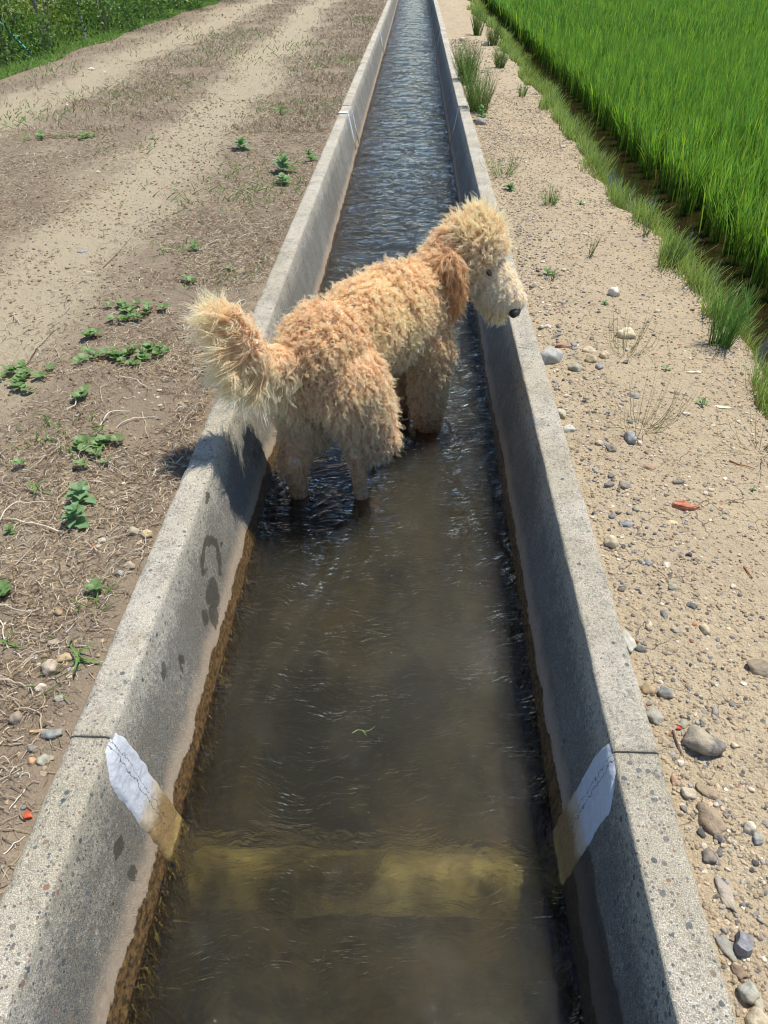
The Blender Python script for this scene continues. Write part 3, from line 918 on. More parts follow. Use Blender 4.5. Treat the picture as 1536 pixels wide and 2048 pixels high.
    guide = np.array(guide).transpose(1, 0, 2); dirs = np.array(dirs).transpose(1, 0, 2)
    e1 = unit(np.cross(dirs, r.normal(size=(NL, 1, 3)))); e2 = np.cross(dirs, e1)
    # strands of each lock
    P = np.repeat(guide, NS, 0); E1 = np.repeat(e1, NS, 0); E2 = np.repeat(e2, NS, 0)
    n = NL * NS
    ph0 = np.repeat(r.random(NL) * 6.28, NS) + r.normal(size=n) * .45
    hand = np.repeat(np.where(r.random(NL) < .5, 1., -1.), NS)
    turns = np.repeat(tn * (.8 + .5 * r.random(NL)), NS)
    crr = np.repeat(cr * (.7 + .6 * r.random(NL)), NS)
    ph = ph0[:, None] + hand[:, None] * turns[:, None] * 6.283 * ts[None, :] ** 1.15
    amp = crr[:, None] * np.minimum(ts[None, :] * 2.6, 1.0)
    # curls tighten into a closed ringlet towards the tip
    P = P + E1 * (np.cos(ph) * amp)[..., None] + E2 * (np.sin(ph) * amp)[..., None]
    spread = np.repeat(np.where(reg == 'tail', .007, np.where(isl, .0055, .0046)), NS)
    off = r.normal(size=(n, 3)) * spread[:, None]
    nrm = np.repeat(Nn, NS, 0)
    off -= (off * nrm).sum(1, keepdims=True) * nrm * .9
    fall = (1 - .74 * ts)[None, :, None]
    P = P + off[:, None, :] * fall + r.normal(size=(n, K, 3)) * (.0006) * ts[None, :, None]
    # keep the hair out of the body: push inner points along the normal a little
    lenf = (.75 + .3 * r.random(n))[:, None, None]
    P = P[:, :1] + (P - P[:, :1]) * lenf
    radius = .00070 * radmul * np.repeat(np.where(np.isin(reg, ('tail',)), 1.15, 1.0), NS)[:, None] * (1.05 - .75 * ts[None, :] ** 2)
    C0 = np.repeat(c0, NS, 0); C1 = np.repeat(c1, NS, 0)
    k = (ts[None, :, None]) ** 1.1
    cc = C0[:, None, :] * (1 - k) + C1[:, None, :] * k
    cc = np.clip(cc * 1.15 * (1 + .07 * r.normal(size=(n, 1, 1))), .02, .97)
    return P, radius, cc

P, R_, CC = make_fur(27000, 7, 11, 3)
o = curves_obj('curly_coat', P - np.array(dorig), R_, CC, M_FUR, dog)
P, R_, CC = make_fur(5200, 1, 11, 4, 1.2, .65, True)
o = curves_obj('stray_hair', P - np.array(dorig), R_, np.clip(CC * 1.1, 0, .97), M_FUR, dog)
dlink('body', dme)

def ellipsoid_mesh(name, c, rad, B, mat, sub=3, fn=None):
    bm = bmesh.new(); add_ellipsoid(bm, c, rad, B) if sub == 4 else None
    if sub != 4:
        M4 = Matrix([[*(B.T[i] * np.array(rad))] for i in range(3)]).to_4x4(); M4.translation = Vector(c)
        bmesh.ops.create_icosphere(bm, subdivisions=sub, radius=1.0, matrix=M4)
    if fn:
        for v in bm.verts: v.co = fn(v.co)
    me = bpy.data.meshes.new(name); bm.to_mesh(me); bm.free()
    me.materials.append(mat)
    me.polygons.foreach_set('use_smooth', np.ones(len(me.polygons), bool))
    return me
for nm, E_, sg in (('eye', EYE_R, 1), ('eye', EYE_L, -1)):
    hit = bv.find_nearest(Vector(E_))
    c = np.array(hit[0]) + np.array(hit[1]) * .000
    dlink('eye', ellipsoid_mesh('eye', c, (.014, .009, .008), frame(HDn), M_EYE, 3))
    EC = c + HS * sg * .003 + HU * .006
    dlink('eyelid', ellipsoid_mesh('eyelid', EC, (.017, .010, .0045), frame(HDn), M_LID, 3))
NC = NC0.copy()
def nose_fn(co):
    p = (np.array(co) - NC); u_ = p @ HF[0]; s_ = p @ HF[1]; w_ = p @ HF[2]
    # nostrils on each side of the front, and a groove down the middle
    for sg in (-1, 1):
        dd = ((s_ - sg * .010) / .005) ** 2 + ((w_ - .001) / .004) ** 2
        u_ -= .006 * math.exp(-dd) * (u_ > 0)
    u_ -= .003 * math.exp(-(s_ / .0018) ** 2) * (u_ > 0) * (w_ < .004)
    wd = 1 + .25 * (w_ / .014)
    return Vector(NC + HF[0] * u_ + HF[1] * s_ * wd + HF[2] * w_)
dlink('nose', ellipsoid_mesh('nose', NC + HDn * .003 + HS * .002, (.020, .028, .023), HF, M_NOSE, 4, nose_fn))

# ================================================================ STONES
def ico(sub):
    bm = bmesh.new(); bmesh.ops.create_icosphere(bm, subdivisions=sub, radius=1.0)
    v = np.array([tuple(x.co) for x in bm.verts]); f = np.array([[q.index for q in p.verts] for p in bm.faces]); bm.free()
    return v, f
ICO1, ICO2, ICO3 = ico(1), ico(2), ico(3)

def stone_verts(base, r, angular=0.4):
    v = base[0].copy()
    for _ in range(5 if angular > .25 else 3):
        n = r.normal(size=3); n /= np.linalg.norm(n)
        d = v @ n; lim = .62 + .3 * r.random()
        over = d > lim
        v[over] -= np.outer(d[over] - lim, n) * min(1, .5 + angular)
    ph = r.random(3) * 9
    s = 1 + .09 * np.sin(v @ np.array([2.3, 1.1, .7]) * 2 + ph[0]) + .06 * np.sin(v @ np.array([-1.2, 2.7, 1.9]) * 2 + ph[1])
    return v * s[:, None]

SLATE = (.16, .165, .165); DK = (.095, .096, .095); GREY = (.29, .28, .265); TAN = (.42, .34, .23); CREAM = (.60, .54, .43); RED = (.36, .15, .085)
GREEN = (.27, .285, .23); WHITE = (.66, .66, .63); BROWN = (.24, .17, .12)
def unproj(px, py, z):
    sy, cp = math.sin(PITCH), math.cos(PITCH)
    f_ = np.array([-math.sin(YAW) * cp, math.cos(YAW) * cp, -sy]); r_ = np.array([math.cos(YAW), math.sin(YAW), 0]); u_ = np.cross(r_, f_)
    d = f_ * 1538 + r_ * (px - 768) - u_ * (py - 1024)
    return np.array([0, 0, CAM_H]) + d * ((z - CAM_H) / d[2])
def mpp(px, py):
    """metres per photo pixel on the ground there"""
    a = unproj(px, py, -.03); b = unproj(px + 1, py, -.03)
    return float(np.linalg.norm(a - b))

def stone(px, py, wpx, hpx, ang, colr, label, name='stone', angular=.4, tall=.45, sub=ICO3, group=None, seed=None):
    r = np.random.default_rng(int(px * 7 + py) if seed is None else seed)
    colr = (colr[0] * 1.06, colr[1], colr[2] * .90)
    p = unproj(px, py, -.03); x, y = float(p[0]), float(p[1]); z = hz(x, y)
    m = mpp(px, py)
    a, b = wpx * m * .5, hpx * m * .5 * (1.15)
    v = stone_verts(sub, r, angular) * np.array([a, b, min(a, b) * 2 * tall * .8])
    t = math.radians(-ang)
    R2 = np.array([[math.cos(t), -math.sin(t), 0], [math.sin(t), math.cos(t), 0], [0, 0, 1]])
    v = v @ R2.T
    zc = -v[:, 2].min() * .22
    me = mesh_from(name, v, sub[1], [M_STONE], True)
    cc = np.array(colr)[None, :] * (1 + .16 * fbm(v[:, 0] * 60 + seed_n(px), v[:, 1] * 60 + v[:, 2] * 90, 3, 3)[:, None])
    point_color(me, np.clip(cc, .01, .9))
    o = link(name, me, None, (x, y, z + zc))
    tag(o, label, 'stone' if name != 'brick_fragment' else 'brick', group)
    return o
def seed_n(v): return (v * 13.37) % 50

STN = [
 (1405, 1492, 82, 56, 28, (.30, .29, .25), 'large two toned cobble, tan with a dark broken end, beside the nearest right wall joint', .35, .55),
 (1100, 719, 36, 44, 60, (.42, .46, .47), 'lumpy pale grey stone close against the right wall, below the nose of the dog', .55, .8),
 (1421, 1638, 46, 62, -20, (.30, .24, .18), 'rounded brown cobble standing below the long flat brown stone', .2, .5),
 (1453, 1788, 28, 66, -8, (.36, .33, .30), 'long narrow flat greyish stone pointing along the bank', .1, .3),
 (1308, 1433, 40, 34, 30, (.31, .34, .33), 'angular greenish grey stone at the wall foot above the near joint', .5, .4),
 (1333, 1385, 32, 24, 10, (.20, .23, .24), 'smooth blue grey oval pebble next to a round tan one near the wall', .1, .5),
 (1297, 1378, 28, 28, 0, (.33, .26, .17), 'round tan pebble half buried near the wall foot', .15, .5),
 (1500, 1659, 28, 24, 0, (.62, .58, .50), 'whitish blocky pebble at the edge of view above a grey one', .5, .6),
 (1515, 1679, 20, 26, 30, (.33, .35, .35), 'plain grey pebble touching the whitish blocky pebble', .3, .6),
 (1420, 1710, 32, 28, 8, (.14, .14, .15), 'dark grey squarish flat stone with a small one at its side', .5, .35),
 (1442, 1703, 14, 14, 8, (.17, .17, .18), 'tiny dark pebble at the side of the squarish dark stone', .4, .45),
 (1454, 1892, 28, 50, -18, (.26, .28, .28), 'flat dark grey stone wedged against the right wall near the bottom', .3, .35),
 (1480, 1940, 24, 38, -25, (.20, .15, .12), 'dark reddish brown stone below the charred wood lump', .5, .45),
 (1497, 1984, 40, 36, 0, (.36, .38, .35), 'round grey green pebble against the wall in the bottom corner', .15, .5),
 (1517, 2003, 24, 34, 0, (.34, .38, .36), 'green grey pebble leaning on a rounder one in the bottom corner', .15, .5),
 (1520, 2036, 46, 40, 10, (.52, .47, .36), 'big cream pebble at the very bottom corner of the bank', .3, .6),
 (1377, 1586, 30, 24, 30, (.60, .55, .46), 'broken white and cream pebble left of the long brown stone', .5, .5),
 (1420, 1586, 58, 24, 40, (.28, .23, .17), 'long flat brown stone slanting beside the white broken pebble', .3, .3),
 (1352, 1560, 18, 26, 0, (.36, .25, .19), 'small pinkish pebble at the wall foot below the joint', .2, .5),
 (1522, 1338, 66, 36, 40, (.25, .22, .17), 'large rough brown slab half buried at the right edge of view', .25, .35),
 (1260, 880, 20, 34, -8, (.31, .34, .37), 'upright pointed grey stone below the sparse grass tuft', .6, .9),
 (1279, 889, 12, 12, 0, (.66, .62, .52), 'tiny cream pebble beside the upright pointed grey stone', .4, .6),
 (1251, 672, 38, 28, 5, (.66, .60, .44), 'pale round yellowish stone behind a small grass tuft', .15, .55),
 (1126, 692, 32, 16, 0, (.33, .20, .15), 'reddish flat stone just behind the lumpy pale stone', .5, .4),
 (1147, 690, 13, 18, 0, (.29, .29, .29), 'small round grey pebble right of the reddish flat stone', .1, .6),
 (1178, 701, 32, 18, 0, (.50, .44, .34), 'whitish speckled flat stone above the tan round ones', .4, .4),
 (1182, 722, 26, 22, 0, (.42, .36, .25), 'tan stone in the middle of the pebble group by the dog', .2, .5),
 (1208, 717, 20, 18, 0, (.55, .47, .34), 'light tan round pebble at the right of the pebble group', .1, .6),
 (1152, 739, 30, 26, 30, (.34, .34, .28), 'broad olive grey flat stone in front of the pebble group', .3, .4),
 (1198, 738, 17, 18, 0, (.25, .28, .33), 'bluish pebble in front of the pebble group', .4, .5),
 (1122, 826, 18, 26, -20, (.45, .46, .36), 'greenish cream oval pebble leaning on the right wall', .1, .6),
 (1137, 857, 28, 18, 0, (.56, .60, .58), 'whitish green angular stone at the wall foot', .5, .6),
 (1108, 763, 12, 10, 0, (.24, .26, .28), 'small grey chip below the lumpy pale stone', .5, .5),
 (1266, 794, 28, 18, 0, (.27, .28, .28), 'grey flat stone behind the arching sparse grass tuft', .3, .35),
 (1223, 1087, 30, 26, 20, (.57, .52, .40), 'cream angular stone with a sharp top on open sand', .7, .6),
 (1252, 1050, 32, 16, 5, (.25, .28, .30), 'grey wedge shaped flat stone with a pale sliver at its side', .6, .3),
 (1297, 935, 28, 18, 8, (.30, .21, .15), 'flat brown angular stone on open sand', .6, .35),
 (1299, 1250, 14, 26, 10, (.50, .45, .35), 'upright light tan pebble in the lower sand', .3, .7),
 (1411, 1259, 18, 26, -15, (.48, .42, .31), 'light tan oval pebble in the lower sand farther from the wall', .15, .6),
 (1257, 1283, 26, 56, -8, (.44, .48, .48), 'long pale bluish stone pressed against the right wall', .3, .35),
 (1345, 1047, 24, 14, 0, (.56, .46, .30), 'flat buff stone hardly above the sand', .1, .2),
 (1298, 1124, 15, 16, 40, (.22, .25, .27), 'small blue grey flat pebble in open sand', .2, .4),
 (1345, 1175, 18, 14, 0, (.25, .28, .25), 'round dark green pebble set in a pale ring of sand', .05, .3),
 (1376, 1114, 14, 10, 0, (.06, .07, .10), 'nearly black pebble, left one of a dark pair', .5, .5),
 (1391, 1126, 14, 11, 0, (.08, .09, .11), 'nearly black pebble, right one of a dark pair', .5, .5),
 (1383, 1213, 22, 15, 20, (.10, .11, .12), 'dark charcoal flat pebble by a sand crack', .3, .4),
 (1246, 974, 24, 18, 15, (.20, .21, .22), 'dark grey stone at the right of the dark pebble cluster', .5, .5),
 (1219, 973, 22, 12, 0, (.17, .19, .21), 'dark slate stone at the left of the dark pebble cluster', .5, .5),
 (1222, 898, 24, 16, 20, (.24, .23, .22), 'brown grey rough stone above the dark pebble cluster', .6, .5),
 (1198, 885, 16, 12, 0, (.52, .45, .33), 'smooth cream pebble between the wall and the upright stone', .1, .5),
 (1450, 1028, 16, 9, 0, (.24, .28, .29), 'blue grey sliver of stone far from the wall in open sand', .2, .4),
 (1352, 1260, 22, 12, 30, (.30, .32, .30), 'narrow grey green pebble pointing down the bank', .2, .35),
 (1466, 1175, 12, 12, 0, (.58, .54, .44), 'little cream pebble near the orange twig', .2, .5),
 (1410, 990, 10, 10, 0, (.62, .6, .5), 'tiny white pebble right of the brick fragment', .2, .5),
 (1228, 590, 28, 20, 0, (.66, .66, .62), 'white rough lump on the sand behind the nose of the dog', .7, .7),
 (1095, 655, 18, 12, 0, (.60, .58, .52), 'small whitish pebble beside the muzzle', .3, .5),
 (970, 90, 16, 11, 0, (.58, .54, .44), 'far cream stone beside the right wall under the green tufts', .3, .6),
 (925, 82, 14, 10, 0, (.60, .56, .46), 'far pale stone hugging the right wall', .3, .6),
 (962, 247, 26, 18, 0, (.27, .27, .26), 'dark stone at the foot of the leafy weed by the right wall', .5, .6),
 (1128, 293, 14, 6, 0, (.68, .64, .55), 'flat white pebble on the far open sand', .1, .4),
 (100, 1338, 34, 28, 50, (.46, .40, .34), 'pinkish white speckled pebble left of the canal by the grass blade', .25, .6),
 (130, 1319, 40, 20, -8, (.42, .34, .22), 'flat tan stone tucked behind the pinkish white pebble', .2, .4),
 (104, 1475, 44, 20, -4, (.24, .26, .26), 'long grey pebble touching the left wall joint', .15, .5),
 (31, 1434, 26, 24, 0, (.25, .22, .20), 'round grey brown pebble at the left edge of view', .05, .6),
 (89, 1525, 26, 22, -20, (.32, .35, .30), 'grey green pebble with a tiny sprout, below the long grey one', .15, .5),
 (66, 1528, 18, 16, 0, (.50, .31, .19), 'small orange pebble left of the grey green one', .2, .6),
 (66, 1502, 22, 16, -20, (.17, .18, .18), 'dark small pebble above the orange one', .2, .5),
 (122, 1404, 22, 16, 0, (.30, .31, .30), 'grey pebble resting against the left wall above the joint', .2, .5),
 (82, 1376, 24, 16, -30, (.55, .50, .42), 'white chipped pebble between straw stems', .6, .5),
 (268, 1068, 26, 20, 0, (.40, .36, .27), 'tan stone, left one of two beside the left wall', .2, .6),
 (295, 1074, 24, 18, 0, (.50, .42, .27), 'yellowish stone, right one of two beside the left wall', .3, .6),
 (204, 1080, 18, 14, 0, (.44, .42, .38), 'pale flat stone in the straw left of the two wall stones', .2, .5),
 (262, 1140, 26, 16, 0, (.36, .32, .25), 'brown grey stone half buried by the left wall', .3, .5),
 (242, 1155, 18, 14, 0, (.30, .30, .29), 'grey stone touching the half buried one by the left wall', .3, .5),
 (118, 1228, 20, 16, 0, (.33, .25, .16), 'dull brown pebble in straw at the left', .1, .5),
 (107, 1285, 24, 18, 0, (.34, .30, .25), 'flat dusty stone in straw above the pinkish pebble', .2, .4),
 (430, 777, 24, 14, -15, (.27, .32, .36), 'blue grey stone on the left wall edge under the tail of the dog', .2, .5),
 (162, 490, 22, 12, -10, (.27, .31, .35), 'flat bluish stone lying in the wheel track', .2, .3),
 (77, 493, 10, 7, 0, (.24, .26, .28), 'small dark stone left of the flat bluish one in the track', .3, .4),
 (196, 341, 12, 7, 0, (.75, .74, .70), 'white pebble in the middle of the track', .2, .5),
 (182, 135, 14, 8, 0, (.80, .80, .78), 'bright white chip on the far track', .4, .4),
 (206, 138, 10, 5, 0, (.75, .75, .72), 'smaller white chip right of the bright one on the far track', .4, .4),
 (133, 207, 10, 5, 0, (.75, .74, .7), 'white chip on the dark grassy hump', .4, .4),
]
for t in STN:
    o = stone(t[0], t[1], t[2], t[3], t[4], t[5], t[6], 'stone' if max(t[2], t[3]) > 30 else 'pebble', t[7], t[8])
# dark broken end of the large cobble
big = bpy.data.objects['stone']
_v = np.array([tuple(v.co) for v in big.data.vertices]); _a = _v[:, 0] * .88 - _v[:, 1] * .47
_cols = np.where((_a > np.quantile(_a, .70))[:, None], np.array([[.13, .14, .15]]), np.array([[.36, .31, .23]]))
big.data.attributes['tint'].data.foreach_set('color', np.concatenate([_cols, np.ones((len(_v), 1))], 1).astype(np.float32).ravel())
# bricks and chips
def facet_block(name, px, py, wpx, hpx, zt, ang, colr, label, cat, seed):
    r = np.random.default_rng(seed); p = unproj(px, py, -.03); m = mpp(px, py); x, y = float(p[0]), float(p[1])
    a, b = wpx * m / 2, hpx * m * .6
    n = 9; V = []
    out = []
    for i in range(n):
        t = 2 * math.pi * i / n
        q = np.array([max(-1, min(1, 1.35 * math.cos(t))) * a, max(-1, min(1, 1.35 * math.sin(t))) * b]) * (1 + .16 * r.normal())
        out.append(q)
    for lay, (zz, sc) in enumerate(((-.006, 1.05), (zt * .55, 1.0), (zt, .86))):
        for q in out: V.append((q[0] * sc, q[1] * sc, zz + .0015 * r.normal()))
    V.append((0, 0, zt * 1.05))
    F = []
    for l in range(2):
        for i in range(n):
            j = (i + 1) % n; F.append([l * n + i, l * n + j, (l + 1) * n + j, (l + 1) * n + i])
    for i in range(n): F.append([2 * n + i, 2 * n + (i + 1) % n, 3 * n])
    V = np.array(V); t = math.radians(-ang)
    V[:, :2] = V[:, :2] @ np.array([[math.cos(t), -math.sin(t)], [math.sin(t), math.cos(t)]]).T
    me = mesh_from(name, V, F, [M_STONE]); point_color(me, np.array(colr)[None] * (1 + .2 * r.normal(size=(len(V), 1))))
    tag(link(name, me, None, (x, y, hz(x, y) + .002)), label, cat)
facet_block('brick_fragment', 1366, 1016, 46, 20, .012, 8, (.42, .14, .075), 'rusty red broken brick fragment lying on the sand', 'brick', 3)
facet_block('charred_wood', 1487, 1893, 36, 34, .02, 20, (.22, .22, .23), 'charred grey blue lump of wood beside the right wall near the bottom', 'wood', 4)
facet_block('wood_chip', 1450, 811, 34, 8, .004, 6, (.72, .66, .42), 'pale yellow wood chip beside the small round leaved sprout', 'wood chip', 5)
facet_block('wood_chip', 1388, 744, 24, 6, .004, 0, (.66, .63, .46), 'short whitish wood chip on the sand right of the tiny sprout', 'wood chip', 6)
facet_block('wood_chip', 78, 1466, 40, 6, .004, -2, (.60, .36, .16), 'orange brown wood sliver lying beside the left wall joint', 'wood chip', 7)

# medium pebbles one could count, scattered at random between the named ones
def dens_pebble(x, y):
    d = 1.5 * math.exp(-((x - .62) / .10) ** 2) + .45 + .9 * max(0, float(vnoise(np.array(x * 3.), np.array(y * 3.), 44)))
    return d
PEB = {'dark': (DK, 'small dark slate pebble lying loose on the sandy bank', 'loose dark pebbles on the sandy bank'),
       'grey': (GREY, 'small mid grey pebble lying loose on the sandy bank', 'loose grey pebbles on the sandy bank'),
       'cream': (CREAM, 'small cream pebble lying loose on the sandy bank', 'loose cream pebbles on the sandy bank'),
       'green': (GREEN, 'small greenish grey pebble lying loose on the sandy bank', 'loose greenish pebbles on the sandy bank')}
pebble_mesh = {}
r = np.random.default_rng(77)
for kname, (c, lb, gp) in PEB.items():
    for q in range(4):
        v = stone_verts(ICO2, r, .5) * np.array([1, .75, .5])
        me = mesh_from('pebble', v, ICO2[1], [M_STONE], True)
        point_color(me, np.clip(np.array(c)[None] * (1 + .15 * r.normal(size=(1, 1))) * (1 + .1 * r.normal(size=(len(v), 1))), .02, .8))
        pebble_mesh[(kname, q)] = me
cnt = 0; taken = [unproj(t[0], t[1], -.03)[:2] for t in STN]
while cnt < 270:
    y = .55 + 4.2 * r.random() ** 1.6; x = .535 + .75 * r.random() ** 1.4
    if r.random() * 1.9 > dens_pebble(x, y): continue
    if min(math.hypot(x - a[0], y - a[1]) for a in taken) < .022: continue
    taken.append((x, y))
    kname = r.choice(['dark', 'grey', 'cream', 'green'], p=[.3, .34, .2, .16])
    o = link('pebble', pebble_mesh[(kname, int(r.integers(4)))], None, (x, y, hz_r(x, y) + .002))
    sz = (.0045 + .0075 * r.random() ** 2.2) * (1 + .12 * y)
    o.scale = (sz * (.8 + .5 * r.random()), sz * (.8 + .4 * r.random()), sz * (.8 + .4 * r.random()))
    o.rotation_euler = (r.normal() * .15, r.normal() * .15, r.random() * 6.28)
    tag(o, PEB[kname][1], 'pebble', PEB[kname][2]); cnt += 1

def scatter_stones(name, N, area, sizef, colf, label, cat, densf, seed, base=ICO1, flat=.55, sink=.2):
    r = np.random.default_rng(seed)
    lib = [stone_verts(base, r, .6) for _ in range(12)]
    (x0, x1), (y0, y1) = area
    X = []; Y = []
    while len(X) < N:
        k = N * 3
        x = x0 + (x1 - x0) * r.random(k); y = y0 + (y1 - y0) * r.random(k) ** 1.7
        m = r.random(k) < densf(x, y)
        X += list(x[m]); Y += list(y[m])
    X = np.array(X[:N]); Y = np.array(Y[:N])
    Z = (z_left if x1 < 0 else z_right)(X, Y)
    sz = sizef(X, Y, r)
    V = []; F = []; Cc = []
    L = len(base[0])
    A = r.random(N) * 6.28; ki = r.integers(12, size=N); sc = .7 + .6 * r.random((N, 3)); sc[:, 2] *= flat
    B = np.array(lib)[ki] * sc[:, None, :] * sz[:, None, None]
    ca, sa = np.cos(A)[:, None], np.sin(A)[:, None]
    vx = B[..., 0] * ca - B[..., 1] * sa; vy = B[..., 0] * sa + B[..., 1] * ca
    V = np.stack([vx + X[:, None], vy + Y[:, None], B[..., 2] + Z[:, None] + (sz * flat * sink)[:, None]], -1).reshape(-1, 3)
    F = (base[1][None] + (np.arange(N) * L)[:, None, None]).reshape(-1, 3)
    c = np.repeat(colf(X, Y, r), L, 0)
    me = mesh_from(name, V, F, [M_STONE], False); point_color(me, c)
    return tag(link(name, me), label, cat, None, 'stuff')

PALR = np.array([DK, SLATE, GREY, TAN, CREAM, RED, GREEN, BROWN])
def stone_cols(p):
    def f(X, Y, r): return np.clip(PALR[r.choice(8, size=len(X), p=p)] * (1 + .2 * r.normal(size=(len(X), 1))), .02, .8)
    return f
def soil_cols(c0, c1):
    def f(X, Y, r):
        t = r.random((len(X), 1)); return np.array(c0) * (1 - t) + np.array(c1) * t
    return f
dr = lambda x, y: np.clip((.25 + 1.3 * np.exp(-((x - .6) / .12) ** 2) + 1.0 * np.clip(vnoise(x * 4, y * 4, 45), 0, 1)) * (x < sand_edge(y) + .1) * .7, 0, 1)
scatter_stones('gravel', 13000, ((.53, 1.5), (.4, 14)), lambda x, y, r: (.0018 + .0045 * r.random(len(x)) ** 2.5) * (1 + .10 * y), stone_cols([.2, .2, .2, .12, .14, .02, .08, .04]), 'fine gravel strewn over the sandy bank beside the right wall', 'gravel', dr, 5)
scatter_stones('sand_crumbs', 24000, ((.53, 1.5), (.4, 9)), lambda x, y, r: (.0016 + .004 * r.random(len(x)) ** 2) * (1 + .08 * y), soil_cols((.29, .22, .14), (.58, .46, .32)), 'crumbs of dried sandy soil covering the right bank', 'soil', lambda x, y: .4 + .6 * (vnoise(x * 6, y * 6, 46) > -.1), 6, flat=.7)
scatter_stones('soil_crumbs', 14000, ((-2.6, -.69), (.4, 9)), lambda x, y, r: (.0018 + .006 * r.random(len(x)) ** 3) * (1 + .10 * y), soil_cols((.15, .10, .065), (.40, .30, .20)), 'crumbs and clods of dry brown soil left of the canal', 'soil', lambda x, y: .3 + .7 * (vnoise(x * 5, y * 5, 47) > -.1), 7, flat=.7)
scatter_stones('gravel', 900, ((-2.4, -.69), (.5, 7)), lambda x, y, r: (.003 + .007 * r.random(len(x)) ** 2), stone_cols([.1, .14, .26, .2, .2, .04, .02, .04]), 'sparse gravel in the dry soil left of the canal', 'gravel', lambda x, y: .2 + .8 * (x > -1.1), 8)

# ================================================================ DEAD STRAW ON THE LEFT
def straw(name, N, area, lenr, rad, cols, label, seed, dens, K=6, lift=.005, curl=.42):
    r = np.random.default_rng(seed); (x0, x1), (y0, y1) = area
    X = np.zeros(0); Y = np.zeros(0)
    while len(X) < N:
        k = N * 2; x = x0 + (x1 - x0) * r.random(k); y = y0 + (y1 - y0) * r.random(k) ** 1.5
        m = r.random(k) < dens(x, y); X = np.concatenate([X, x[m]]); Y = np.concatenate([Y, y[m]])
    X = X[:N]; Y = Y[:N]
    L = (lenr[0] + (lenr[1] - lenr[0]) * r.random(N) ** 1.8)
    a = r.random(N) * 6.28; ka = r.normal(size=N) * curl
    P = np.zeros((N, K, 3)); x = X.copy(); y = Y.copy(); hh = np.abs(r.normal(size=N)) * lift
    for i in range(K):
        z = (z_left if x1 < 0 else z_right)(x, y) + .0015 + hh * math.sin(math.pi * i / (K - 1)) + np.abs(r.normal(size=N)) * lift * .25
        P[:, i] = np.stack([x, y, z], -1)
        a = a + ka / K * 2 + r.normal(size=N) * .22
        x = np.minimum(x + np.cos(a) * L / K, x1 + .02); y = y + np.sin(a) * L / K
    R = rad * (.6 + .8 * r.random((N, 1))) * np.linspace(1.1, .55, K)[None] * (1 + .10 * Y[:, None])
    c = np.array(cols)[r.integers(len(cols), size=N)] * (1 + .16 * r.normal(size=(N, 1)))
    o = curves_obj(name, P, R, np.clip(c, .02, .85), M_STRAW)
    return tag(o, label, 'straw', None, 'stuff')
STC = [(.52, .45, .34), (.66, .59, .46), (.40, .31, .21), (.30, .22, .14), (.20, .14, .09), (.46, .36, .22), (.56, .47, .30)]
STD = [(.22, .15, .10), (.30, .22, .15), (.15, .10, .07), (.38, .30, .21)]
def dl(x, y):
    b = bareness(x, y)
    n = fbm(x * 2.2, y * 2.2, 48, 3)
    w = np.exp(-((x + .9) / .45) ** 2) + .55 * np.exp(-((x + 2.75) / .5) ** 2) + .35
    return np.clip(w * (1 - .97 * b) * (.55 + 1.1 * n), .012, 1)
straw('dead_straw', 14000, ((-2.3, -.685), (.4, 4.6)), (.012, .062), .00085, STC, 'tangled dead grass and roots lying on the dry soil beside the left wall', 51, dl, 7)
straw('dead_straw', 34000, ((-3.6, -.685), (2.6, 12)), (.015, .065), .0008, STC, 'dead grass cover over the hump of the track farther along', 52, dl, 5)
straw('dead_straw', 20000, ((-5.0, -.685), (7, 30)), (.03, .09), .0011, STC, 'distant dead grass along the dirt track', 53, dl, 4, .02)
straw('dark_roots', 9000, ((-2.6, -.685), (.4, 5)), (.015, .07), .0007, STD, 'dark rotting roots and stems among the straw', 54, dl, 6)
straw('dead_stems', 160, ((-1.9, -.70), (.6, 4.5)), (.10, .26), .0013, STC[:3], 'long pale dead stems strewn over the straw', 55, lambda x, y: .3 + .7 * (x > -1.3), 9, .014, .5)

# ================================================================ WEEDS
def leaf_mesh(name, L, Wd, fold=.25, droop=.2, seg=5, cup=0, cols=((.05, .13, .025), (.11, .24, .05)), shape='oval', seed=0):
    r = np.random.default_rng(seed); V = []; F = []; Cc = []
    for i in range(seg + 1):
        t = i / seg
        if shape == 'oval': w = math.sin(math.pi * min(1, max(.02, t)) ** .8) ** .7
        elif shape == 'spoon': w = (t ** .9) * math.sqrt(max(0, 1 - ((t - .62) / .385) ** 2)) * 1.5 if t > .24 else .10 + t * .3
        elif shape == 'blade': w = (1 - t ** 2) * min(1, t * 6 + .5)
        else: w = math.sin(math.pi * t ** .75) ** .8 * (1 + .25 * math.cos(t * 18))
        w = max(w, .02) * Wd / 2
        z = -droop * L * t * t + .10 * L * t
        for s in (-1, 0, 1):
            V.append((L * t, s * w, z + (fold * w if s else 0)))
            k = .5 + .35 * r.normal() if s else .75
            Cc.append(np.array(cols[0]) * (1 - k) + np.array(cols[1]) * k)
        if i:
            b = 3 * i
            F += [[b - 3, b - 2, b + 1, b], [b - 2, b - 1, b + 2, b + 1]]
    me = mesh_from(name, np.array(V), F, [M_LEAF], True); point_color(me, np.clip(Cc, .01, .8)); return me

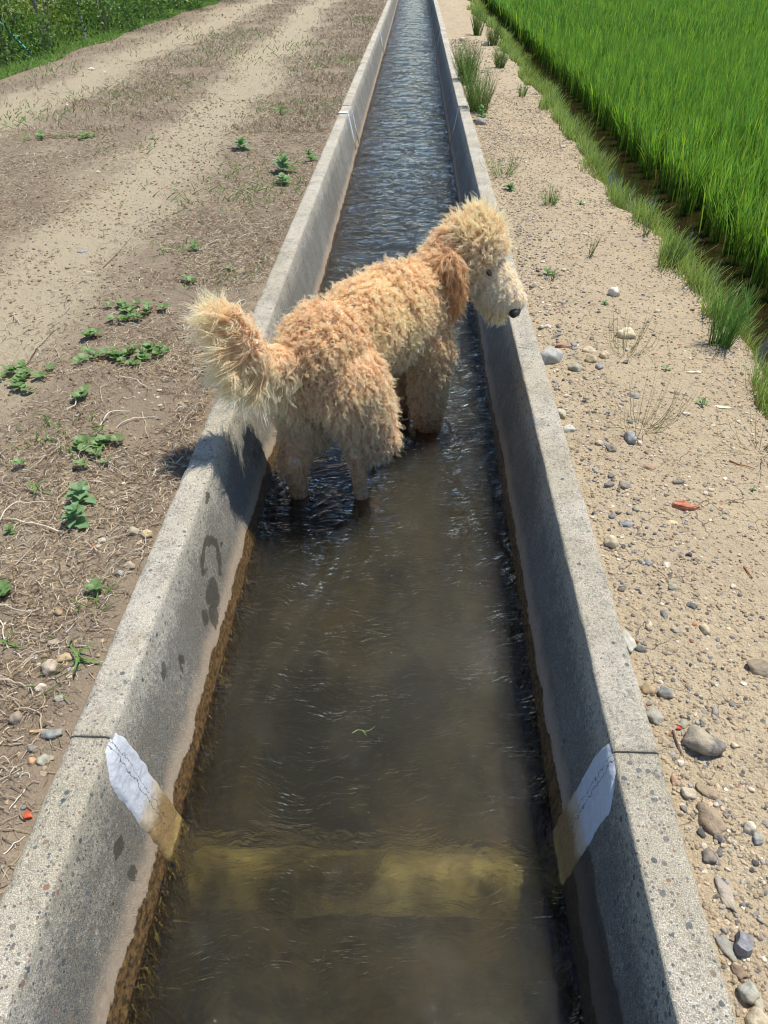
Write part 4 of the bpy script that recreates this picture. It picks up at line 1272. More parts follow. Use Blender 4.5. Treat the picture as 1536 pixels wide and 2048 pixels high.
def stem_mesh(name, pts, rad, col, mat=None, k=5):
    V = []; F = []; n = len(pts)
    for i, p in enumerate(pts):
        d = np.array(pts[min(i + 1, n - 1)]) - np.array(pts[max(i - 1, 0)]); B = frame(d + np.array([1e-5, 2e-5, 1e-5]), (0.3, .2, .93))
        rr = rad * (1 - .6 * i / max(1, n - 1))
        for j in range(k):
            t = 2 * math.pi * j / k; V.append(np.array(p) + rr * (math.cos(t) * B[1] + math.sin(t) * B[2]))
        if i:
            for j in range(k): F.append([(i - 1) * k + j, (i - 1) * k + (j + 1) % k, i * k + (j + 1) % k, i * k + j])
    me = mesh_from(name, np.array(V), F, [mat or M_LEAF], True)
    if mat is None: point_color(me, np.tile(col, (len(V), 1)))
    return me

SPOON = [leaf_mesh('leaf', 1.0, .74, .2, .10, 6, 0, ((.09, .17, .05), (.21, .33, .11)), 'spoon', q) for q in range(4)]
GOOSE = [leaf_mesh('leaf', 1.0, .72, .3, .35, 6, 0, ((.10, .19, .075), (.24, .37, .17)), 'lobed', q) for q in range(4)]
BLADE = [leaf_mesh('leaf', 1.0, .16, .5, .45, 7, 0, ((.07, .17, .03), (.17, .32, .06)), 'blade', q) for q in range(3)]
OVAL = [leaf_mesh('leaf', 1.0, .55, .3, .3, 5, 0, ((.05, .14, .03), (.13, .27, .06)), 'oval', q) for q in range(3)]

def put_leaf(parent, me, p, yaw, pitch, roll, s, name='leaf'):
    o = bpy.data.objects.new(name, me); COL.objects.link(o); o.parent = parent
    o.location = p; o.rotation_euler = (roll, -pitch, yaw); o.scale = (s, s, s)
    return o

def purslane(px, py, wpx, hpx, label, nr, seed):
    """mat forming weed: prostrate red stems, each ending in rosettes of spoon shaped leaves"""
    r = np.random.default_rng(seed); c = unproj(px, py, -.03); m = mpp(px, py)
    wd = wpx * m / 2; dy = abs(unproj(px, py - hpx / 2, -.03)[1] - unproj(px, py + hpx / 2, -.03)[1]) / 2
    root = empty('purslane', (c[0], c[1], hz(c[0], c[1])))
    tag(root, label, 'weed', 'creeping fleshy leaved weeds left of the canal')
    nr = nr if nr == 1 else int(nr * 1.9)
    for q in range(nr):
        if nr == 1: ex = ey = 0.0
        else: ex = wd * (r.random() * 2 - 1) * .9; ey = dy * (r.random() * 2 - 1) * .9
        gz = hz(c[0] + ex, c[1] + ey) - hz(c[0], c[1])
        st = [(ex * t + .006 * r.normal(), ey * t + .006 * r.normal(), (hz(c[0] + ex * t, c[1] + ey * t) - hz(c[0], c[1])) + .004 + .006 * t) for t in np.linspace(0 if nr < 6 else .45, 1, 5)]
        link('stem', stem_mesh('stem', st, .0016, (.28, .07, .045)), root)
        n = int(r.integers(5, 8)); s0 = (.018 + .007 * r.random()) * (1 + .06 * c[1])
        for i in range(n):
            yaw = 2 * math.pi * i / n + r.normal() * .25
            put_leaf(root, SPOON[int(r.integers(4))], (ex, ey, gz + .010 + .002 * i * .5), yaw, .25 + .35 * r.random(), r.normal() * .2, s0 * (.75 + .5 * r.random()))
    return root
purslane(260, 628, 150, 38, 'far strip of fleshy leaved weed reaching toward the tail of the dog', 10, 1)
purslane(190, 672, 70, 14, 'small sprig of fleshy weed between the far strip and the broad mat', 3, 2)
purslane(255, 712, 210, 40, 'broadest mat of fleshy leaved weed, below the far strip', 15, 3)
purslane(38, 755, 110, 56, 'reddish stemmed fleshy weed mat at the left edge of view', 9, 4)
purslane(150, 795, 50, 22, 'small lone fleshy sprout below the broad weed mat', 2, 5)
purslane(195, 905, 100, 66, 'open patch of fleshy weed with pale dead stems crossing it', 7, 6)
purslane(42, 932, 34, 18, 'tiny fleshy sprout left of the open weed patch', 1, 7)
purslane(390, 492, 40, 18, 'small bright fleshy weed on the straw behind the tail', 3, 8)
purslane(375, 562, 30, 14, 'little weed sprout right behind the tail of the dog', 2, 9)
purslane(458, 540, 14, 16, 'single light green sprout near the left wall', 1, 10)
purslane(130, 272, 150, 18, 'far creeping weed strip across the grassy hump of the track', 12, 11)
purslane(5, 1192, 26, 22, 'dark leaved sprout cut by the left edge of view', 2, 12)
purslane(192, 1186, 16, 12, 'very small green sprout in the straw below the two toned leaves', 1, 13)
purslane(350, 378, 22, 12, 'small sprout on the far straw', 1, 14)
purslane(305, 272, 14, 10, 'tiny green sprout in the wheel track', 1, 15)

def goosefoot(px, py, hpx, nl, label, seed, leafs, s0):
    r = np.random.default_rng(seed); c = unproj(px, py, -.03); m = mpp(px, py); h = hpx * m * .45
    root = empty('goosefoot_weed', (c[0], c[1], hz(c[0], c[1]))); tag(root, label, 'weed', 'upright broad leaved weeds')
    lean = r.normal(size=2) * .12
    pts = [(lean[0] * h * t, lean[1] * h * t, h * t - .003) for t in np.linspace(0, 1, 5)]
    link('stem', stem_mesh('stem', pts, .0022, (.20, .24, .10)), root)
    for i in range(nl):
        t = .15 + .85 * i / nl; yaw = i * 2.4 + r.normal() * .3
        put_leaf(root, leafs[i % len(leafs)], (lean[0] * h * t, lean[1] * h * t, h * t), yaw, .15 + .7 * t, r.normal() * .2, s0 * (1.15 - .55 * t) * (.8 + .4 * r.random()))
    return root
goosefoot(150, 1045, 76, 13, 'grey green broad leaved weed with a shadow, beside the left wall', 21, GOOSE, .052)
goosefoot(166, 1000, 76, 11, 'grey green broad leaved weed standing just behind its twin', 22, GOOSE, .052)
goosefoot(565, 345, 60, 12, 'taller dark green broad leaved weed near the far left wall', 23, GOOSE, .10)
goosefoot(480, 298, 44, 10, 'dark green weed out on the straw above the taller one', 24, GOOSE, .09)
goosefoot(565, 368, 34, 8, 'low broad leaved weed just below the taller dark green one', 25, GOOSE, .075)
goosefoot(622, 325, 44, 9, 'sparse weed leaning against the far left wall', 26, OVAL, .06)
goosefoot(560, 228, 30, 9, 'narrow leaved weed beside the far part of the left wall', 27, BLADE, .14)
goosefoot(80, 985, 60, 5, 'light green lance leaved seedling left of the grey green weeds', 28, BLADE, .055)
goosefoot(165, 1330, 60, 4, 'bright green grass blades bending over the pinkish pebble', 29, BLADE, .060)
goosefoot(15, 1290, 50, 4, 'small grass seedling at the left edge of view', 30, BLADE, .04)
goosefoot(95, 880, 30, 4, 'tiny bright grass seedling in the straw', 31, BLADE, .03)
goosefoot(15, 1060, 34, 5, 'low green seedling at the left edge beside the twin weeds', 32, OVAL, .022)
goosefoot(962, 240, 60, 14, 'leafy weed with yellow tips at the foot of the far right wall', 33, OVAL, .07)
goosefoot(1020, 378, 14, 10, 'flat pale green rosette weed on the sand by the right wall', 34, OVAL, .05)
goosefoot(1405, 808, 24, 9, 'small round leaved sprout left of the pale wood chip', 35, SPOON, .022)
goosefoot(1332, 742, 14, 5, 'tiny clover like sprout on the sand', 36, SPOON, .017)
goosefoot(1208, 612, 14, 6, 'tiny pale sprout beside the white rough lump', 37, OVAL, .022)
goosefoot(1160, 408, 12, 5, 'tiny green sprout right of the short green tuft on the sand', 38, OVAL, .03)
goosefoot(1505, 980, 10, 5, 'tiny dark sprout on the far sand right of the brick fragment', 39, OVAL, .012)
goosefoot(1095, 548, 22, 6, 'small dark leaved weed on the sand beyond the brow of the dog', 40, OVAL, .035)

# fallen red leaf, twigs
o = link('fallen_leaf', leaf_mesh('fallen_leaf', .018, .016, .5, .3, 5, 0, ((.50, .05, .02), (.62, .13, .04)), 'lobed', 3), None, None)
p = unproj(58, 1638, -.03); o.location = (p[0] - .008, p[1], hz(p[0], p[1]) + .006); tag(o, 'small orange red fallen leaf beside the near left wall', 'leaf')
o = link('fallen_leaf', leaf_mesh('fallen_leaf', .012, .008, .5, .3, 5, 0, ((.45, .04, .03), (.6, .08, .05)), 'oval', 4), None, None)
p = unproj(1352, 1457, -.03); o.location = (p[0], p[1], hz(p[0], p[1]) + .005); tag(o, 'tiny red leaf scrap next to the large two toned cobble', 'leaf')
def twig(pl, rad, col, label):
    q = [unproj(a, b, -.03) for a, b in pl]; pts = [(w[0], w[1], hz(w[0], w[1]) + .004) for w in q]
    P0 = pts[0]; root_pts = [(a - P0[0], b - P0[1], c - P0[2]) for a, b, c in pts]
    tag(link('twig', stem_mesh('twig', root_pts, rad, col), None, P0), label, 'twig')
twig([(1458, 922), (1478, 926), (1495, 932), (1510, 939)], .0030, (.42, .19, .08), 'orange brown twig on the sand at the right, above the brick fragment')
twig([(1487, 1135), (1495, 1150), (1503, 1162)], .0026, (.42, .19, .08), 'short rusty twig on the sand near the right edge')
twig([(205, 527), (235, 495), (270, 452)], .0022, (.20, .12, .08), 'thin dark twig lying across the track edge')
twig([(48, 728), (70, 690), (100, 655), (138, 605)], .0018, (.16, .08, .06), 'long dark reddish runner stem stretching from the left weed mat')
twig([(170, 925), (192, 952), (222, 905)], .0013, (.60, .52, .42), 'pale forked dead stem lying on the open weed patch')
twig([(30, 1130), (80, 1075), (100, 1040), (115, 1010), (160, 995), (195, 1012)], .0022, (.46, .40, .34), 'curved whitish dead stem under the grey green weeds')
twig([(155, 1040), (153, 1075), (148, 1110), (140, 1145)], .0014, (.50, .44, .36), 'thin pale dead stem hanging down from the grey green weeds')
twig([(1345, 1462), (1355, 1490), (1368, 1515)], .0022, (.17, .11, .08), 'dark twig between the wall and the large two toned cobble')

# straw caught in the coat, and a green sprig afloat
def surf(px, py, off):
    q = unproj(px, py, -.3); d = (Vector(q) - cam.location).normalized(); h = bv.ray_cast(cam.location, d)
    return np.array(h[0]) - np.array(d) * off if h[0] else q
a_, b_ = surf(602, 775, .060), surf(622, 815, .075)
tag(link('straw', stem_mesh('straw', [tuple((b_ - a_) * t) for t in (0, .35, .7, 1)], .0022, (.86, .70, .30)), None, tuple(a_)), 'yellow straw caught in the rump hair of the dog', 'straw')
a_ = unproj(705, 1466, -.344); b_ = unproj(750, 1455, -.344)
sp_ = empty('floating_sprig', tuple(a_)); tag(sp_, 'thin pale green sprig floating on the canal water', 'sprig')
link('stem', stem_mesh('stem', [tuple((b_ - a_) * t + np.array([0, .006 * math.sin(t * 7), 0])) for t in np.linspace(0, 1, 6)], .0011, (.42, .50, .22)), sp_)
put_leaf(sp_, BLADE[0], tuple((b_ - a_) * .45), -.9, .05, 0, .02)

# ---- wiry horsetail tufts on the right bank
def tuft_mesh(n, h, spread, lean, col, seed, rad=.0011, arch=.6, branch=0):
    r = np.random.default_rng(seed); V = []; F = []; Cc = []
    def tube(pts, rd, c):
        b0 = len(V); k = 3; n_ = len(pts)
        for i, p in enumerate(pts):
            rr = rd * (1 - .7 * i / (n_ - 1))
            for j in range(k):
                t = 2 * math.pi * j / k; V.append((p[0] + rr * math.cos(t), p[1] + rr * math.sin(t), p[2])); Cc.append(c * (.75 + .5 * i / n_))
            if i:
                for j in range(k): F.append([b0 + (i - 1) * k + j, b0 + (i - 1) * k + (j + 1) % k, b0 + i * k + (j + 1) % k, b0 + i * k + j])
    for q in range(n):
        a = r.random() * 6.28; rr = spread * math.sqrt(r.random()) * .35; x = rr * math.cos(a); y = rr * math.sin(a)
        hh = h * (.45 + .6 * r.random()); out = spread * (.3 + .8 * r.random()) * arch
        dx = math.cos(a) * out + lean[0] * hh + r.normal() * .012; dy = math.sin(a) * out + lean[1] * hh + r.normal() * .012
        pts = [(x + dx * t ** 1.1 if arch < .7 else x + dx * math.sin(t * 1.4), y + dy * t ** 1.1 if arch < .7 else y + dy * math.sin(t * 1.4), hh * (t if arch < .7 else t ** 1.5)) for t in np.linspace(0, 1, 5)]
        c = np.array(col) * (1 + .25 * r.normal()) * np.array([1 + .15 * r.normal(), 1, 1])
        c = np.clip(c, .01, .6)
        tube(pts, rad, c)
        for b in range(branch):
            i = int(r.integers(1, 4)); p = pts[i]; a2 = r.random() * 6.28; l = hh * (.25 + .2 * r.random())
            tube([p, (p[0] + math.cos(a2) * l * .45, p[1] + math.sin(a2) * l * .45, p[2] + l * .6), (p[0] + math.cos(a2) * l * .55, p[1] + math.sin(a2) * l * .55, p[2] + l)], rad * .7, c)
    me = mesh_from('grass_tuft', np.array(V), F, [M_GRASS], True); point_color(me, Cc); return me
def tuft(px, py, hpx, n, spr, label, seed, col=(.22, .33, .07), lean=(0, 0), arch=.5, branch=1, rad=.0011):
    c = unproj(px, py, -.03); h = hpx * mpp(px, py) * 1.02
    o = link('wiry_grass_tuft', tuft_mesh(n, h, spr * mpp(px, py), lean, col, seed, rad * (1 + .15 * c[1]), arch, branch), None, (c[0], c[1], hz(c[0], c[1]) - .004))
    tag(o, label, 'grass tuft', 'wiry grass tufts on the right bank')
tuft(1440, 688, 120, 95, 58, 'biggest bushy wiry tuft, at the sand edge near the right side of view', 1, (.20, .36, .07), (.05, 0), .5, 2, .0012)
tuft(1280, 862, 110, 34, 90, 'sparse arching tuft with bare wiry stems on open sand', 2, (.25, .23, .09), (0, 0), 1.0, 0, .0009)
tuft(1252, 705, 90, 26, 60, 'thin tuft growing in front of the pale round yellowish stone', 3, (.24, .25, .09), (.1, 0), .8, 0, .0009)
tuft(1520, 905, 110, 28, 90, 'arching wiry tuft cut by the right edge of view', 4, (.24, .26, .09), (0, 0), 1.0, 0, .0009)
tuft(1100, 412, 36, 46, 34, 'short fresh green tuft on the open sand beyond the head of the dog', 5, (.20, .35, .08))
tuft(1180, 514, 46, 9, 12, 'single upright green sprig on the open sand', 6, (.19, .30, .07), (.25, 0), .3)
tuft(1005, 350, 44, 40, 40, 'loose green tuft beside the right wall past the head of the dog', 7, (.22, .33, .08), (0, 0), .9)
tuft(958, 222, 78, 170, 52, 'tall dense wiry tuft, nearer one of two against the right wall', 8, (.22, .33, .08), (-.05, 0), .5, 2)
tuft(933, 165, 70, 170, 44, 'tall dense wiry tuft, farther one of two against the right wall', 9, (.20, .33, .07), (-.05, 0), .5, 2)
tuft(1045, 192, 26, 40, 20, 'low tuft on the sand edge left of the green strip', 10)
tuft(1290, 470, 40, 14, 16, 'thin sprigs at the sand edge beside the green strip', 11, (.22, .30, .08), (.1, 0), .4)
tuft(1248, 388, 34, 12, 14, 'small yellowish sprigs at the sand edge farther along', 12, (.32, .36, .09), (.1, 0), .4)
tuft(1340, 530, 70, 40, 34, 'feathery tuft at the sand edge left of the dense strip', 13, (.22, .32, .08), (.15, 0), .5, 2)
tuft(1100, 560, 26, 10, 16, 'small green sprigs on the gravel in front of the brow', 14, (.22, .30, .08))
tuft(955, 70, 44, 90, 22, 'far bushy tuft on the sand between wall and green strip', 15, (.20, .30, .07), (0, 0), .5, 2)
tuft(985, 90, 40, 90, 24, 'far bushy tuft just right of its neighbour near the green strip', 16, (.24, .33, .08), (0, 0), .5, 2)
tuft(1000, 135, 40, 90, 24, 'bushy tuft leading into the green strip', 17, (.24, .35, .08), (0, 0), .5, 2)
tuft(1525, 760, 70, 26, 40, 'sparse twiggy tuft at the right edge above the arching one', 18, (.25, .25, .09), (0, 0), .8, 0)
tuft(968, 28, 24, 60, 16, 'farthest tuft beside the right wall at the top of view', 19, (.20, .30, .07))

# dense green strip along the edge of the bank
def strip():
    r = np.random.default_rng(91); N = 26000
    Y = 1.0 + 25 * r.random(N) ** 1.7
    e = sand_edge(Y) + .03
    X = e + .02 + .09 * vnoise(Y * 3.1, Y * 0, 36) + .27 * np.abs(r.normal(size=N)) * (.75 + .5 * vnoise(Y * 2.3, Y * 0, 33))
    X = np.minimum(X, e + .46)
    clump = fbm(X * 5, Y * 5, 92, 2)
    keep = (clump > -.02 - .15 * (Y > 6)) | (r.random(N) < .12); X, Y = X[keep], Y[keep]; N = len(X)
    Z = z_right(X, Y)
    h = (.055 + .085 * r.random(N)) * (1 + .6 * clump[keep])
    K = 4; P = np.zeros((N, K, 3)); a = r.normal(size=(N, 2)) * .28 + np.array([.12, 0])
    for i in range(K):
        t = i / (K - 1); P[:, i] = np.stack([X + a[:, 0] * h * t, Y + a[:, 1] * h * t, Z + h * t * (1 - .1 * t)], -1)
    R = .0010 * (1 + .18 * Y[:, None]) * np.linspace(1.1, .35, K)[None]
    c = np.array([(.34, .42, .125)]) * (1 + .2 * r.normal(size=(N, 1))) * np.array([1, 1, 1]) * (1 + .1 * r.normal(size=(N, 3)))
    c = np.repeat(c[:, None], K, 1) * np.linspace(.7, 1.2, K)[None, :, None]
    tag(curves_obj('wiry_grass_strip', P, R, np.clip(c, .02, .6), M_GRASS), 'dense strip of wiry light green grass along the edge of the paddy', 'grass', None, 'stuff')
strip()

# small green grass here and there on the left track
def green_bits():
    r = np.random.default_rng(95); pats = []
    for px, py, n, s in ((180, 215, 60, .25), (340, 180, 60, .3), (300, 290, 30, .2), (440, 110, 120, .4), (470, 70, 100, .5), (600, 90, 60, .3), (570, 215, 60, .25), (660, 215, 50, .15), (690, 120, 40, .2), (430, 400, 30, .15), (520, 340, 60, .2), (600, 370, 50, .15), (270, 35, 100, .5), (75, 140, 60, .3), (640, 130, 60, .3), (235, 185, 60, .25), (60, 220, 50, .2), (40, 240, 40, .2), (500, 395, 40, .12), (340, 505, 20, .08), (430, 560, 30, .1), (455, 1250, 20, .04), (200, 1210, 12, .03), (110, 1330, 14, .03), (90, 870, 24, .05), (170, 870, 30, .06), (730, 40, 40, .2), (380, 380, 30, .2)):
        c = unproj(px, py, -.03)
        for _ in range(n): pats.append((c[0] + r.normal() * s, c[1] + r.normal() * s * 1.4))
    A = np.array(pats); A = A[(A[:, 0] < -.70) & (A[:, 0] > -5)]; N = len(A); K = 4
    h = (.02 + .035 * r.random(N)) * (.7 + .06 * A[:, 1]); a = r.normal(size=(N, 2)) * .7; P = np.zeros((N, K, 3)); Z = z_left(A[:, 0], A[:, 1])
    for i in range(K):
        t = i / (K - 1); P[:, i] = np.stack([A[:, 0] + a[:, 0] * h * t, A[:, 1] + a[:, 1] * h * t, Z + h * t * (1 - .25 * t)], -1)
    R = .0018 * (1 + .16 * A[:, 1:2]) * np.linspace(1.1, .3, K)[None]
    c = np.array([(.17, .26, .07)]) * (1 + .2 * r.normal(size=(N, 1)))
    tag(curves_obj('sparse_green_grass', P, R, np.clip(c, .02, .5), M_GRASS), 'sparse short green grass sprouting through the dead straw of the track', 'grass', None, 'stuff')
green_bits()

# ================================================================ RICE
def blades(n_t, X, Y, nb, hgt, width, seed, z0=-.335, seg=3):
    """numpy rice blades; returns verts, quads, colours"""
    r = np.random.default_rng(seed); N = len(X) * nb
    bx = np.repeat(X, nb) + r.normal(size=N) * .022; by = np.repeat(Y, nb) + r.normal(size=N) * .022
    az = r.random(N) * 6.283; h = hgt * (.60 + .45 * r.random(N)); out = (.03 + .15 * r.random(N) ** 2.2) * (h / .45)
    wd = width * (.7 + .6 * r.random(N))
    dx, dy = np.cos(az), np.sin(az)
    V = np.zeros((N, (seg + 1) * 2, 3)); tw = r.random(N) * 3.14
    px_, py_ = -np.sin(tw), np.cos(tw)
    for i in range(seg + 1):
        t = i / seg
        cx = bx + dx * out * t ** 1.8 + .02 * t; cy_ = by + dy * out * t ** 1.8
        cz = z0 + h * (t - .16 * (out / .2) * t ** 3)
        w = wd * (1.0 if i == 0 else (1.05 - .2 * t if i < seg else .08)) * .5
        V[:, 2 * i] = np.stack([cx - px_ * w, cy_ - py_ * w, cz], -1)
        V[:, 2 * i + 1] = np.stack([cx + px_ * w, cy_ + py_ * w, cz], -1)
    b = (np.arange(N) * (seg + 1) * 2)[:, None]
    F = np.concatenate([b + np.array([[2 * i, 2 * i + 1, 2 * i + 3, 2 * i + 2]]) for i in range(seg)], 0)
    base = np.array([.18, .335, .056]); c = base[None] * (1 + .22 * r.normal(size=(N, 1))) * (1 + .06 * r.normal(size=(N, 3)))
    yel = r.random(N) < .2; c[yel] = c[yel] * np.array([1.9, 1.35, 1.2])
    cc = np.repeat(c[:, None], (seg + 1) * 2, 1) * np.repeat(np.linspace(.42, 1.18, seg + 1), 2)[None, :, None]  # shade among the front stalks painted in: blade colour darkens towards the base
    return V.reshape(-1, 3), F, np.clip(cc.reshape(-1, 3), .005, .6)
RX0 = 2.02
TUFTS = []
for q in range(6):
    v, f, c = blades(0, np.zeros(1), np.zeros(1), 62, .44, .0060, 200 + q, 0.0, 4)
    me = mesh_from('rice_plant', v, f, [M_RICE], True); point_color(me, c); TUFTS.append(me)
r = np.random.default_rng(8)
k = 0; done = False
rows = []
for iy in range(60):
    for ix in range(5):
        y = 1.6 + .16 * iy * (1 + .006 * iy) + .02 * r.normal(); x = RX0 + .16 * ix + .02 * r.normal()
        rows.append((x, y, ix, iy))
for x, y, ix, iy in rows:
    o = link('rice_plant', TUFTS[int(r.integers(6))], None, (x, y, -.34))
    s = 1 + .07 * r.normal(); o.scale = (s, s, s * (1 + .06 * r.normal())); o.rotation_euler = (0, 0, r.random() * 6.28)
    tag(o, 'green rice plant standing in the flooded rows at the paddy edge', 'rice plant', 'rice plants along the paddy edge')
Ymax = 1.6 + .16 * 59 * (1 + .006 * 59)
def field(x0, x1, y0, y1, sx, sy, jit, fr=True, skip=False):
    X, Y = np.meshgrid(np.arange(x0, x1, sx), np.arange(y0, y1, sy)); X = X.ravel(); Y = Y.ravel()
    X = X + jit * r.normal(size=len(X)); Y = Y + jit * r.normal(size=len(Y))
    m = X < .50 * Y + 2.2 if fr else np.ones(len(X), bool)
    if skip: m &= ~((X < RX0 + .70) & (Y > 1.55) & (Y < Ymax + .08))
    return X[m], Y[m]
VV = []; FF = []; CCs = []; off = 0
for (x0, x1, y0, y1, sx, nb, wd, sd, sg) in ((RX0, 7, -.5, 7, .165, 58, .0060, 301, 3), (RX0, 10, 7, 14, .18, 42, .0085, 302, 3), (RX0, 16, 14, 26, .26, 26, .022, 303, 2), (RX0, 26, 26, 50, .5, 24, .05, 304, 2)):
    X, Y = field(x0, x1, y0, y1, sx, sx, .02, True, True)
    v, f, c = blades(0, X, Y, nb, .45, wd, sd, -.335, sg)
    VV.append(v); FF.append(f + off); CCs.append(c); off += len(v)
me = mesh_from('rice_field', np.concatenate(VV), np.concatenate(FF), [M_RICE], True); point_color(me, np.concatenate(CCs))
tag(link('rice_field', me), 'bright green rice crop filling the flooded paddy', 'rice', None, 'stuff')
print('rice quads', len(me.polygons))
# canopy beyond the modelled blades
xs = np.concatenate([np.linspace(16, 90, 30)]); ysf = np.linspace(-12, 160, 60)
me = grid_mesh('distant_rice', xs, ysf, lambda X, Y: -.02 + .05 * vnoise(X * 2, Y * 2, 3), [plain('distant rice canopy', (.05, .14, .02), (.11, .26, .04), 6, .8, .05)], True)
tag(link('distant_rice', me), 'far part of the green rice crop', 'rice', None, 'stuff')
me = grid_mesh('distant_rice', np.linspace(RX0 + .1, 16, 20), np.linspace(50, 160, 40), lambda X, Y: -.02 + .05 * vnoise(X * 2, Y * 2, 3), [bpy.data.materials['distant rice canopy']], True)
tag(link('distant_rice', me), 'farthest part of the green rice crop along the canal', 'rice', None, 'stuff')

# ================================================================ ORCHARD EDGE AT THE LEFT
def leaf_cloud(n, centre, rad, size, c0, c1, seed, hollow=.35):
    r = np.random.default_rng(seed)
    nc = max(10, n // 70); d = unit(r.normal(size=(nc, 3))); cc = d * (hollow + (1 - hollow) * r.random((nc, 1)) ** .5) * np.array(rad)
    i = r.integers(nc, size=n); P = np.array(centre) + cc[i] + r.normal(size=(n, 3)) * np.array(rad) * .20
    P[:, 2] = np.maximum(P[:, 2], .02)
    a = unit(r.normal(size=(n, 3)) + np.array([0, 0, .4])); b = unit(np.cross(a, r.normal(size=(n, 3)))); c = np.cross(a, b)
    s = size * (.6 + .8 * r.random((n, 1)))
    V = np.stack([P - b * s, P - b * s * .1 + c * s * .38, P + b * s, P - b * s * .1 - c * s * .38], 1).reshape(-1, 3)
    F = np.arange(n * 4).reshape(-1, 4)
    t = r.random((n, 1)); col = np.array(c0) * (1 - t) + np.array(c1) * t
    return V, F, np.repeat(col, 4, 0)
def z_orch(x, y): return float(z_left(np.array([x]), np.array([y]))[0])
def bush(x, y, rad, h, n, c0, c1, label, seed, trunks=3, name='berry_bush', size=.035, cat='bush'):
    z = z_orch(x, y); root = empty(name, (x, y, z)); tag(root, label, cat, 'bushes in the orchard left of the track' if cat == 'bush' else None)
    r = np.random.default_rng(seed)
    V, F, Cc = leaf_cloud(n, (0, 0, h * .60), (rad, rad, h * .46), size, c0, c1, seed)
    me = mesh_from('foliage', V, F, [M_LEAF]); point_color(me, Cc); link('foliage', me, root)
    for q in range(trunks):
        a = 6.28 * q / trunks + r.random(); l = .25 + .3 * r.random()
        pts = [(.04 * math.cos(a), .04 * math.sin(a), -.05), (.08 * math.cos(a), .08 * math.sin(a), h * .3), (l * .5 * math.cos(a), l * .5 * math.sin(a), h * .6), (l * math.cos(a), l * math.sin(a), h * .85)]
        link('stem', stem_mesh('stem', pts, .022, None, M_BARK, 6), root)
G1, G2 = (.045, .11, .022), (.16, .27, .06)
Yl, Y2 = (.12, .20, .03), (.34, .38, .06)
bush(-5.27, 15.2, 0.84, 1.21, 3900, G1, G2, 'dark green rounded bush right of the slender trunk', 401)
bush(-5.17, 17.4, 0.78, 1.16, 3600, G1, G2, 'dark bush second along the orchard edge', 402)
bush(-5.12, 19.6, 0.78, 1.16, 3300, (.04, .10, .02), (.14, .23, .05), 'mid green bush third along the orchard edge', 403)
bush(-5.07, 22.2, 0.90, 1.26, 3300, G1, G2, 'dark bush near the top of view, fourth along the edge', 404)
bush(-5.22, 25, 1.01, 1.26, 3000, G1, G2, 'farthest bush at the orchard edge', 405)
bush(-5.62, 12.0, 0.67, 1.05, 3000, (.04, .10, .02), (.15, .25, .05), 'bush behind the teal pole at the left edge', 406)
bush(-6.72, 14.0, 1.01, 1.58, 3900, Yl, Y2, 'yellowing bush behind the slender trunk', 407, size=.045)
bush(-7.32, 17.5, 1.12, 1.78, 3900, Yl, Y2, 'yellow green bush with orange leaves in the second row', 408, size=.045)
bush(-7.12, 20.5, 1.12, 1.68, 3600, (.05, .12, .02), (.18, .27, .06), 'light green bush in the second row', 409, size=.045)
bush(-7.12, 24.0, 1.23, 1.68, 3300, (.05, .12, .02), (.18, .27, .06), 'far light green bush in the second row', 410, size=.05)
bush(-9.52, 17.0, 1.46, 1.99, 3600, (.06, .13, .02), (.20, .28, .06), 'broad bush in the third row behind the yellowing one', 411, size=.05)
bush(-9.32, 22.0, 1.57, 1.99, 3600, (.05, .12, .02), (.18, .27, .06), 'broad bush in the third row farther on', 412, size=.05)
bush(-6.32, 10.6, 0.78, 1.16, 2700, G1, G2, 'low bush mostly outside the left edge', 413)
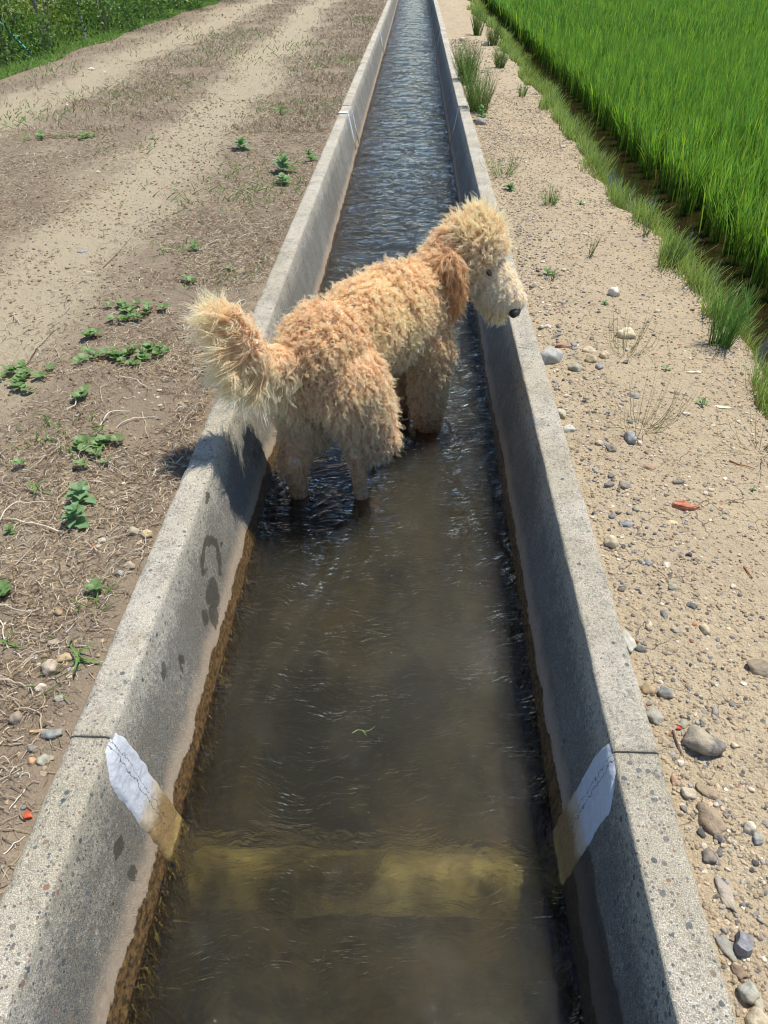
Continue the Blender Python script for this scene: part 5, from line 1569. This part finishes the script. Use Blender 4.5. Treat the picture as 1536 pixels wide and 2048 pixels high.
# slender young tree
tx, ty = -5.62, 13.4; z = z_orch(tx, ty)
root = empty('young_tree', (tx, ty, z)); tag(root, 'slender young tree with several thin grey stems behind the teal pole', 'tree')
for q, (a, b) in enumerate(((.0, .0), (.12, .05), (-.10, .1), (.25, -.05))):
    pts = [(a * .2, b * .2, -.05), (a * .5, b, .5), (a, b * 1.5, 1.1), (a * 2, b * 2, 1.9)]
    link('trunk' if q == 0 else 'stem', stem_mesh('trunk', pts, .030 if q == 0 else .014, None, M_BARK, 8), root)
V, F, Cc = leaf_cloud(2200, (0, 0, 1.75), (.85, .85, .55), .045, (.06, .13, .02), (.26, .32, .06), 420, .1)
me = mesh_from('crown', V, F, [M_LEAF]); point_color(me, Cc); link('crown', me, root)
# poles
def pole(name, p0, p1, rad, mat, label, cap=None):
    p0 = Vector(p0); p1 = Vector(p1); root = empty(name, tuple(p0)); tag(root, label, 'pole')
    d = p1 - p0
    link('shaft', stem_mesh('shaft', [tuple(d * t) for t in (-.1, 0, .5, 1)], rad, None, mat, 10), root)
    c = d.normalized()
    for t in (.35, .7):
        q = d * t
        link('collar', stem_mesh('collar', [tuple(q - c * .012), tuple(q + c * .012)], rad * 1.35, None, mat, 10), root)
bp = unproj(74, 112, -.05); tp = (bp[0] - .72, bp[1] + .15, .62)
pole('teal_pole', (bp[0], bp[1], -.12), tp, .024, M_TEAL, 'thin teal support pole leaning at the left edge of the track')
pole('grey_post', (-6.3, 17.0, z_orch(-6.3, 17.0)), (-6.35, 17.0, 1.6), .03, M_GREYPOST, 'thin light grey post standing among the bushes')

def orch_grass():
    r = np.random.default_rng(97); N = 42000
    Y = 7 + 24 * r.random(N) ** 1.2; e = EDGE_L + .12 * vnoise(Y * .8, Y * 0, 9)
    X = e + .03 - 5.0 * r.random(N) ** 2.2; Z = z_left(X, Y)
    h = (.07 + .16 * r.random(N)) * np.clip((e + .10 - X) / .45, .15, 1.2); a = r.normal(size=(N, 2)) * .4; K = 4; P = np.zeros((N, K, 3))
    for i in range(K):
        t = i / (K - 1); P[:, i] = np.stack([X + a[:, 0] * h * t ** 1.5, Y + a[:, 1] * h * t ** 1.5, Z + h * t * (1 - .15 * t)], -1)
    R = .0045 * (.8 + .03 * Y[:, None]) * np.linspace(1.1, .3, K)[None]
    c = np.array([(.19, .31, .07)]) * (1 + .25 * r.normal(size=(N, 1)))
    tag(curves_obj('orchard_grass', P, R, np.clip(c, .02, .5), M_GRASS), 'lush green grass under the bushes along the left track edge', 'grass', None, 'stuff')
orch_grass()
